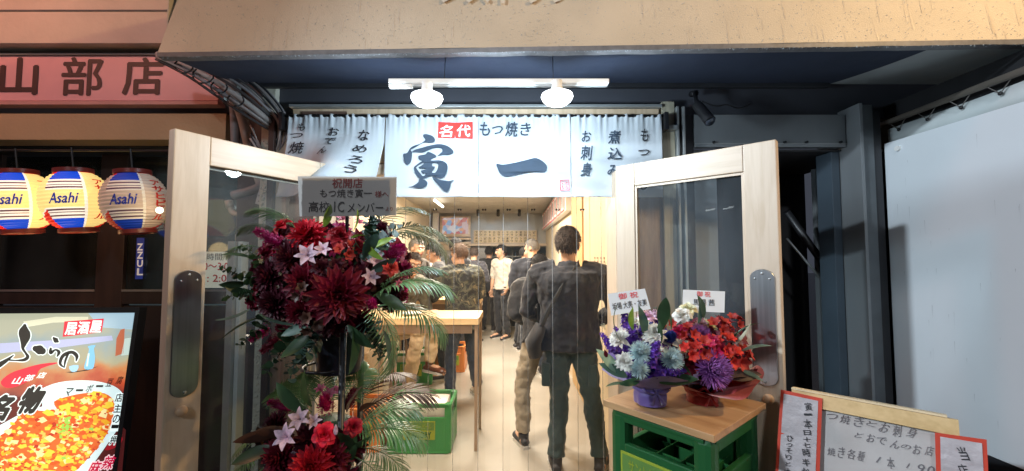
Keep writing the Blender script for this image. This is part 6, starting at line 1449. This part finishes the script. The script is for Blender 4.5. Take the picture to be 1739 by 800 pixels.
    hb_((0, .012, .022), (.076, .094, .094)); hb_((0, -.030, -.040), (.060, .064, .072)); hb_((0, -.058, -.088), (.032, .032, .024)); hb_((0, -.100, -.022), (.011, .017, .024), 10); hb_((0, -.106, -.034), (.016, .012, .010), 10); hb_((0, -.078, .028), (.048, .02, .014), 12)
    for k in (-1, 1): hb_((k * .078, .012, -.012), (.009, .020, .031), 10); hb_((k * .036, -.070, -.030), (.020, .018, .018), 10)
    for k in (-1, 1):   # hands: palm, four fingers of different length, thumb from the side
        fd = (WR_[k] - EL[k]).normalized(); inn = (Vector((-k, -.3, 0)) - fd * Vector((-k, -.3, 0)).dot(fd)).normalized(); sd_ = fd.cross(inn).normalized()
        if sd_.y > 0: sd_ = -sd_
        c = WR_[k] + fd * .05 * s; B_.tube([WR_[k] - fd * .01, c - fd * .01 * s, c + fd * .035 * s], [.026 * s, .040 * s, .036 * s], 12, up=sd_, flat=.42)
        fr_ = max(.0085 * s, vox * .72)
        for j, (o_, ln) in enumerate(((.032, .068), (.011, .078), (-.010, .073), (-.030, .058))):
            b0 = c + sd_ * o_ * s + fd * .030 * s; p1 = b0 + fd * ln * .42 * s + inn * .006 * s; p2 = p1 + fd * ln * .30 * s + inn * (.020 + .004 * j) * s; p3 = p2 + fd * ln * .12 * s + inn * .022 * s
            B_.tube([b0, p1, p2, p3], [fr_, fr_, fr_ * .92, fr_ * .8], 8)
        tb_ = c + sd_ * .030 * s - fd * .02 * s; B_.tube([tb_, tb_ + (sd_ * .024 + fd * .022 + inn * .006) * s, tb_ + (sd_ * .032 + fd * .048 + inn * .016) * s], [fr_ * 1.25, fr_ * 1.1, fr_ * .9], 8)
    for k in (-1, 1): B_.tube([AN[k] + Vector((0, .03, -.03)) * s, AN[k].lerp(TO[k], .5), TO[k]], [.036 * s, .036 * s, .026 * s], 12)
    def fin(o, v, disp=0, sm=3):
        r = o.modifiers.new('r', 'REMESH'); r.mode = 'VOXEL'; r.voxel_size = v; r.use_smooth_shade = True
        q = o.modifiers.new('m', 'SMOOTH'); q.iterations = sm; q.factor = .5
        if disp: d = o.modifiers.new('d', 'DISPLACE'); d.texture = tex; d.strength = disp; d.mid_level = .5; d.texture_coords = 'LOCAL'
        return o
    fin(B_.build('body', skin, t, True, world=False), vox * .55 if face or vox < .01 else vox * .8, 0, 2)
    m = MB(); torso(m, .024, hem); arm(m, .016, .0 if short else .97)
    if short:
        m2 = MB()
        for k in (-1, 1): m.tube([SH[k], SH[k].lerp(EL[k], .5), SH[k].lerp(EL[k], .93)], [.07 * s, .066 * s, .064 * s], 12)
    else: m.tube([U(0, .02, 1.415), U(0, .008, 1.475)], [.085 * s, .073 * s], 16)
    fin(m.build('shirt' if short else 'jacket', jacket, t, True, world=False), vox, .034, 2)
    m = MB(); legm(m, .012, .93); fin(m.build('trousers', pants, t, True, world=False), vox, .034, 2)
    for k in (-1, 1):
        m = MB(); d = (TO[k] - AN[k]); d.z = 0; d.normalize(); sdv = Vector((-d.y, d.x, 0)); a0 = AN[k]
        zf = min(AN[k].z, TO[k].z) ; base = Vector((a0.x, a0.y, 0)); gz = AN[k].z - .085 * s
        pts = [base - d * .065 * s + Vector((0, 0, gz + .045 * s)), base + Vector((0, 0, gz + .052 * s)), base + d * .09 * s + Vector((0, 0, gz + .042 * s)), base + d * .17 * s + Vector((0, 0, gz + .032 * s)), base + d * .205 * s + Vector((0, 0, gz + .026 * s))]
        m.tube(pts, [.034 * s, .042 * s, .047 * s, .044 * s, .026 * s], 14, up=sdv, flat=.75); m.tube([AN[k] + Vector((0, 0, .03 * s)), base + Vector((0, 0, gz + .05 * s))], [.046 * s, .044 * s], 12)
        o_ = fin(m.build('shoe', shoe, t, True, world=False), .009, 0, 2)
        m = MB(); sp_ = [base + d * (q_ * .27 - .075) * s + sdv * w_ * s + Vector((0, 0, gz)) for q_, w_ in ((0, .025), (.15, .036), (.5, .040), (.8, .050), (.95, .03), (1, 0))] + [base + d * (q_ * .27 - .075) * s - sdv * w_ * s + Vector((0, 0, gz)) for q_, w_ in ((.95, .03), (.8, .050), (.5, .040), (.15, .036), (0, .025))]
        n = len(sp_); m.add(sp_ + [q + Vector((0, 0, .022 * s)) for q in sp_], [tuple(range(n)), tuple(range(2 * n - 1, n - 1, -1))] + [(i, n + i, n + (i + 1) % n, (i + 1) % n) for i in range(n)]); m.build('sole', M('shoe_sole', (.5, .48, .45), .6), o_, world=False)
    # hair: a cap that leaves the face free, with combed tufts
    m = MB(); m.ball((0, 0, 0), 1, 40); hv = []; rh = random.Random(int(h * 1000) + len(label)); pl_ = []
    for v in m.v:
        x, y, z = v; fr = (y < -.25 and z < .42 - .1 * abs(x)) or (z < -.18 and y < .12) or (z < -.62) or (abs(x) > .6 and z < -.02 and y < .22)
        k = (.80 if fr else 1.09 * hairsize) + (0 if fr else .05 * mnoise.noise(Vector(v) * 3.2 + Vector((h * 9, 0, 0))))
        hv.append(hc + Rh @ (Vector((x * .077 * k, y * .096 * k + .012, z * .096 * k + .024)) * s))
        if not fr and rh.random() < .9: pl_.append((Vector(v), k))
    m.v = [tuple(q) for q in hv]
    o = m.build('hair', hairm, t, True, world=False)
    if vox < .013 or face or True:
        tf = MB(); n_t = 1500 if vox < .01 else 700
        for _ in range(n_t):
            v, k = rh.choice(pl_); v = (v + Vector((rh.uniform(-.15, .15), rh.uniform(-.15, .15), rh.uniform(-.15, .15)))).normalized()
            p = Vector((v.x * .077 * k, v.y * .096 * k + .012, v.z * .096 * k + .024)) * 1.0; cr_ = Vector((0, .35, .94)); tn_ = v * v.dot(cr_) - cr_ + Vector((rh.uniform(-.5, .5), rh.uniform(-.5, .5), rh.uniform(-.4, .2))); tn_ -= v * tn_.dot(v); dv = (tn_.normalized() + v * rh.uniform(.02, .35)).normalized(); sv_ = v.cross(dv).normalized() * .0035; ln = rh.uniform(.014, .034)
            tf.add([hc + Rh @ (q * s) for q in (p - sv_, p + sv_, p + dv * ln * .6 + v * .004 + sv_ * .6, p + dv * ln * .6 + v * .004 - sv_ * .6, p + dv * ln + v * .001)], [(0, 1, 2, 3), (3, 2, 4)])
        tag(tf.build('hair_tufts', hairm, t, world=False), kind='stuff')
    if face:
        for k in (-1, 1):
            e_ = MB().ball(hc + Rh @ (Vector((k * .030, -.0865, .004)) * s), .0105 * s, 10).build('eye', m_eye, t, True, world=False)
            MB().ball(hc + Rh @ (Vector((k * .030, -.0955, .003)) * s), .0045 * s, 8).build('iris', m_black, e_, True, world=False)
            MB().tube([hc + Rh @ (Vector((k * a, b, c)) * s) for a, b, c in ((.016, -.098, .024), (.032, -.097, .028), (.050, -.084, .023))], .0035 * s, 6).build('eyebrow', hairm, t, True, world=False)
        MB().tube([hc + Rh @ (Vector(q) * s) for q in ((-.024, -.086, -.060), (0, -.095, -.062), (.024, -.086, -.060))], .0042 * s, 6).build('mouth', m_lip, t, True, world=False)
    if face == 'glasses':
        for k in (-1, 1):
            MB().tube([hc + Rh @ (Vector((k * .031 + .021 * math.cos(a), -.107, .003 + .016 * math.sin(a))) * s) for a in [j * math.pi / 8 for j in range(17)]], .0022, 5).build('spectacle_rim', m_black, t, True, world=False)
            MB().tube([hc + Rh @ (Vector((k * .052, -.106, .006)) * s), hc + Rh @ (Vector((k * .082, .0, .004)) * s)], .002, 5).build('spectacle_arm', m_black, t, True, world=False)
    if extra: extra(t, U, s, hc, Rh, SH, xd)
    return t
def cl(n, c, **k): k.setdefault('var', .18); k.setdefault('vs', 10); return M(n, c, .85, sheen=.2, bump=.15, bs=120, **k)
k_blk = cl('black_fabric', (.016, .017, .022)); k_nav = cl('navy_fabric', (.010, .013, .024)); k_oli = cl('olive_fabric', (.10, .09, .06)); k_wht = cl('cook_white', (.58, .54, .47), ); k_jean = cl('dark_denim', (.02, .03, .05)); k_bei = cl('beige_trousers', (.55, .42, .27)); k_kha = cl('khaki_trousers', (.30, .25, .18)); k_gj = cl('grey_brown_fabric', (.12, .10, .085)); k_teal = cl('blue_green_denim', (.030, .055, .06)); k_cam = camo('camouflage_fabric')
h_blk = M('black_hair', (.012, .010, .010), .8); h_brn = M('brown_hair', (.10, .055, .03), .8); h_gry = M('grey_hair', (.16, .145, .13), .8); h_dbr = M('dark_brown_hair', (.035, .022, .016), .8)
s_brn = M('brown_leather', (.10, .035, .02), .35); s_wh = M('pale_shoe', (.45, .40, .32), .6); s_dk = M('dark_shoe', (.03, .03, .035), .6)
FW = .03
def at(px, Y, py=500): q = P(px, py, Y); return (q.x, Y, FW)
G_ = 'customers standing in the shop'
FWD = {k: ((.27 * k, -.02, 1.13), (.13 * k, -.22, 1.12)) for k in (-1, 1)}
def pack(t, U, s, hc, Rh, SH, xd):
    m = MB(); m.tube([U(0, .20, .98), U(0, .22, 1.10), U(0, .22, 1.30), U(0, .19, 1.42)], [.155 * s, .165 * s, .16 * s, .13 * s], 18, up=xd, flat=.62)
    o = m.build('backpack', cl('backpack_fabric', (.022, .022, .026)), t, True, world=False); r = o.modifiers.new('r', 'REMESH'); r.voxel_size = .014; r.use_smooth_shade = True
    MB().box((-.11, .30, .98), (.11, .335, 1.18), .02).build('pack_pocket', k_blk, t, world=False)
    for k in (-1, 1): MB().tube([U(k * .10, .12, 1.40), U(k * .11, .0, 1.475), U(k * .12, -.13, 1.36), U(k * .13, -.10, 1.15)], .018, 8, flat=.4, up=(1, 0, 0)).build('pack_strap', k_blk, t, True, world=False)
    MB().tube(smoothline([U(-.10, .30, .92), U(-.13, .32, .84), U(-.09, .33, .78), U(-.04, .32, .86)], 5), .004, 6).build('cord', m_black, t, True, world=False)
def sling(t, U, s, hc, Rh, SH, xd):
    pts = [U(-.075, -.02, 1.47), U(-.04, .105, 1.42), U(.06, .155, 1.28), U(.15, .150, 1.12), U(.21, .10, .98), U(.235, .02, .93)]
    MB().tube(smoothline(pts, 6), .024, 8, flat=.22, up=(0, 0, 1)).build('shoulder_strap', M('strap_webbing', (.05, .06, .075), .6), t, True, world=False)
    m = MB(); m.tube([U(.20, .05, 1.02), U(.26, .06, .90), U(.24, .06, .80)], [.09, .12, .10], 14, flat=.5, up=(0, 1, 0)); o = m.build('hip_bag', k_blk, t, True, world=False)
    # cargo pockets on the trousers, print across the upper back
    for k in (-1, 1): MB().box((k * .165 - .03, -.05, .60), (k * .165 + .035, .09, .76), .015).build('cargo_pocket', k_teal, t, world=False)
    m = MB(); pts = [(-.075, 1.30), (.09, 1.31), (.10, 1.22), (-.07, 1.20)]; N_ = 8; vs = []
    for i in range(N_ + 1):
        for j in range(5):
            x = -.12 + .20 * i / N_; z = 1.20 + .10 * j / 4; vs.append(U(x, .158 * (1 - (x / .30) ** 2) ** .5 , z))
# nearest customer: dark blouson, seen from behind
q = at(966, 3.05)
person('near man seen from behind in dark blouson with shoulder strap and cargo trousers', q, R(180 - 6), 1.73, k_nav, k_teal, s_dk, h_dbr, .0085, R(2), 0, R(-14), R(4), {1: ((.31, -.02, 1.12), (.16, -.22, 1.02)), -1: ((-.33, .02, 1.12), (-.20, -.20, 1.02))},
       {-1: ((-.16, -.02, .50), (-.21, .03, .085), (-.26, -.13, .03)), 1: ((.07, -.02, .50), (.10, .06, .085), (.12, -.14, .03))}, 1.27, grp=G_, extra=sling, hem=.85, hairsize=1.12)
q = at(926, 3.42)
person('man in black jacket with black backpack and khaki trousers half hidden behind the near man', q, R(180 + 4), 1.64, k_blk, k_kha, s_dk, h_blk, .010, R(30), 0, 0, R(20), dict(FWD),
       {1: ((.20, -.03, .50), (.19, -.0, .085), (.24, -.18, .03)), -1: ((-.10, -.02, .50), (-.10, .05, .085), (-.11, -.15, .03))}, 1.12, grp=G_, extra=pack, hem=.86)
q = at(906, 5.4); person('grey haired person in dark jacket with brown collar beyond the backpack', q, R(180 + 10), 1.76, k_nav, k_jean, s_dk, h_gry, .014, R(7), 0, R(50), R(14), dict(FWD), None, 1.12, grp=G_)
q = at(884, 6.9); person('short haired person in grey brown jacket right of the cook', q, R(180 - 75), 1.70, k_gj, k_blk, s_dk, h_blk, .016, R(6), 0, R(-20), 0, dict(FWD), None, 1.05, grp=G_)
q = at(853, 7.8); person('cook in white short sleeved shirt and black trousers looking left', q, R(-42), 1.75, k_wht, k_blk, s_dk, h_blk, .012, R(1), 0, R(-28), R(2), {-1: ((-.25, .02, 1.12), (-.24, -.04, .88)), 1: ((.24, .03, 1.12), (.21, -.10, .92))}, None, 1.02, short=True, face=True, grp='staff', hem=.90)
q = at(830, 8.6); person('person in black behind the cook, back to the street', q, R(170), 1.74, k_blk, k_blk, s_dk, h_blk, .016, 0, 0, 0, 0, None, None, 1.08, grp=G_)
q = at(786, 4.55); person('brown haired person in camouflage jacket and dark jeans at the nearer table', q, R(180 + 28), 1.67, k_cam, k_jean, s_wh, h_brn, .011, R(10), 0, R(25), R(6), {1: ((.29, -.05, 1.16), (.26, -.26, 1.12)), -1: ((-.27, -.06, 1.14), (-.16, -.27, 1.12))},
       {1: ((.13, -.02, .49), (.16, .03, .085), (.20, -.15, .03)), -1: ((-.13, -.02, .49), (-.17, .03, .085), (-.19, -.15, .03))}, 1.18, grp=G_, hem=.74, hairsize=1.12)
q = at(772, 6.1); person('person in black standing behind the camouflage jacket', q, R(150), 1.80, k_blk, k_blk, s_dk, h_blk, .016, 0, 0, 0, R(5), None, None, 1.0, grp=G_)
q = at(752, 5.3); person('black haired man in black jacket in profile at the table, facing left', q, R(-78), 1.70, k_blk, k_blk, s_dk, h_blk, .013, R(8), 0, R(-12), R(8), dict(FWD), None, 1.0, face=True, grp=G_, hairsize=1.08)
q = at(700, 5.35); person('grey haired man in profile behind the palm leaves', q, R(60), 1.76, k_gj, k_jean, s_dk, h_gry, .013, R(4), 0, 0, R(4), dict(FWD), None, 1.0, face=True, grp=G_)
q = at(672, 4.45); person('man with glasses in olive jacket and beige trousers sitting at the table', q, R(58), 1.74, k_oli, k_bei, s_brn, h_dbr, .011, R(20), 0, R(-30), R(-12), {-1: ((-.24, -.22, 1.12), (-.06, -.40, 1.22)), 1: ((.25, -.16, 1.12), (.12, -.40, 1.10))},
       {1: ((.13, -.42, .82), (.14, -.36, .40), (.15, -.56, .33)), -1: ((-.10, -.44, .80), (-.08, -.26, .085), (-.09, -.46, .03))}, 1.12, face='glasses', grp=G_, pelvis_z=.80, hem=.80)
q = at(802, 7.4); person('person in dark patterned coat far behind the camouflage jacket', q, R(165), 1.70, cl('patterned_fabric', (.03, .03, .04), var=.9, vs=40), k_bei, s_dk, h_dbr, .016, R(5), 0, R(20), R(8), dict(FWD), None, 1.02, grp=G_)
q = at(893, 8.9); person('dark haired person farthest right at the kitchen counter', q, R(185), 1.66, k_gj, k_blk, s_dk, h_blk, .016, R(3), 0, 0, R(5), None, None, 1.0, grp=G_)
q = at(738, 6.7); person('person in pale grey top behind the black haired man in profile', q, R(-120), 1.69, cl('pale_grey_fabric', (.32, .30, .28)), k_jean, s_dk, h_dbr, .015, R(3), 0, R(10), R(5), dict(FWD), None, 1.0, grp=G_)
st = thing('stool', 'round timber stool under the man with glasses', 'stool', at(670, 4.45)); MB().lathe([(0, .66), (.17, .66), (.175, .68), (.17, .705), (0, .705)], 24).build('seat', m_ply, st, True, world=False, angle=40)
for a in range(4): MB().tube([(.12 * math.cos(a * 1.571 + .4), .12 * math.sin(a * 1.571 + .4), .66), (.18 * math.cos(a * 1.571 + .4), .18 * math.sin(a * 1.571 + .4), 0)], .014, 8).build('leg', m_leg, st, True, world=False)
st.location.z = FW
# dishes on the tables
for i, (px, Y, txt) in enumerate(((700, 3.5, 'small white plate near the middle of the nearer table'), (770, 4.95, 'small white plate on the second table by the camouflage sleeve'))):
    q = P(px, 500, Y); t = thing('plate', txt, 'plate', (q.x, Y, 1.068)); MB().lathe([(0, .004), (.05, .004), (.085, .016), (.087, .014), (.05, 0), (0, 0)], 24).build('dish', m_white, t, True, world=False)
for i, (px, Y, txt) in enumerate(((745, 4.9, 'beer mug on the second table near the man in profile'), (725, 4.95, 'beer mug on the second table near the man with glasses'))):
    q = P(px, 500, Y); t = thing('beer_mug', txt, 'mug', (q.x, Y, 1.068)); MB().lathe([(0, .003), (.034, .003), (.037, .12), (.034, .12), (.032, .01), (0, .01)], 20).build('glass', m_glass, t, True, world=False)
    MB().lathe([(0, .012), (.031, .012), (.0335, .10), (0, .10)], 20).build('beer', M('amber_beer', (.6, .3, .04), .2), t, True, world=False)
    MB().tube(smoothline([(.036, 0, .10), (.062, 0, .09), (.062, 0, .045), (.036, 0, .03)], 4), .006, 8).build('handle', m_glass, t, True, world=False)
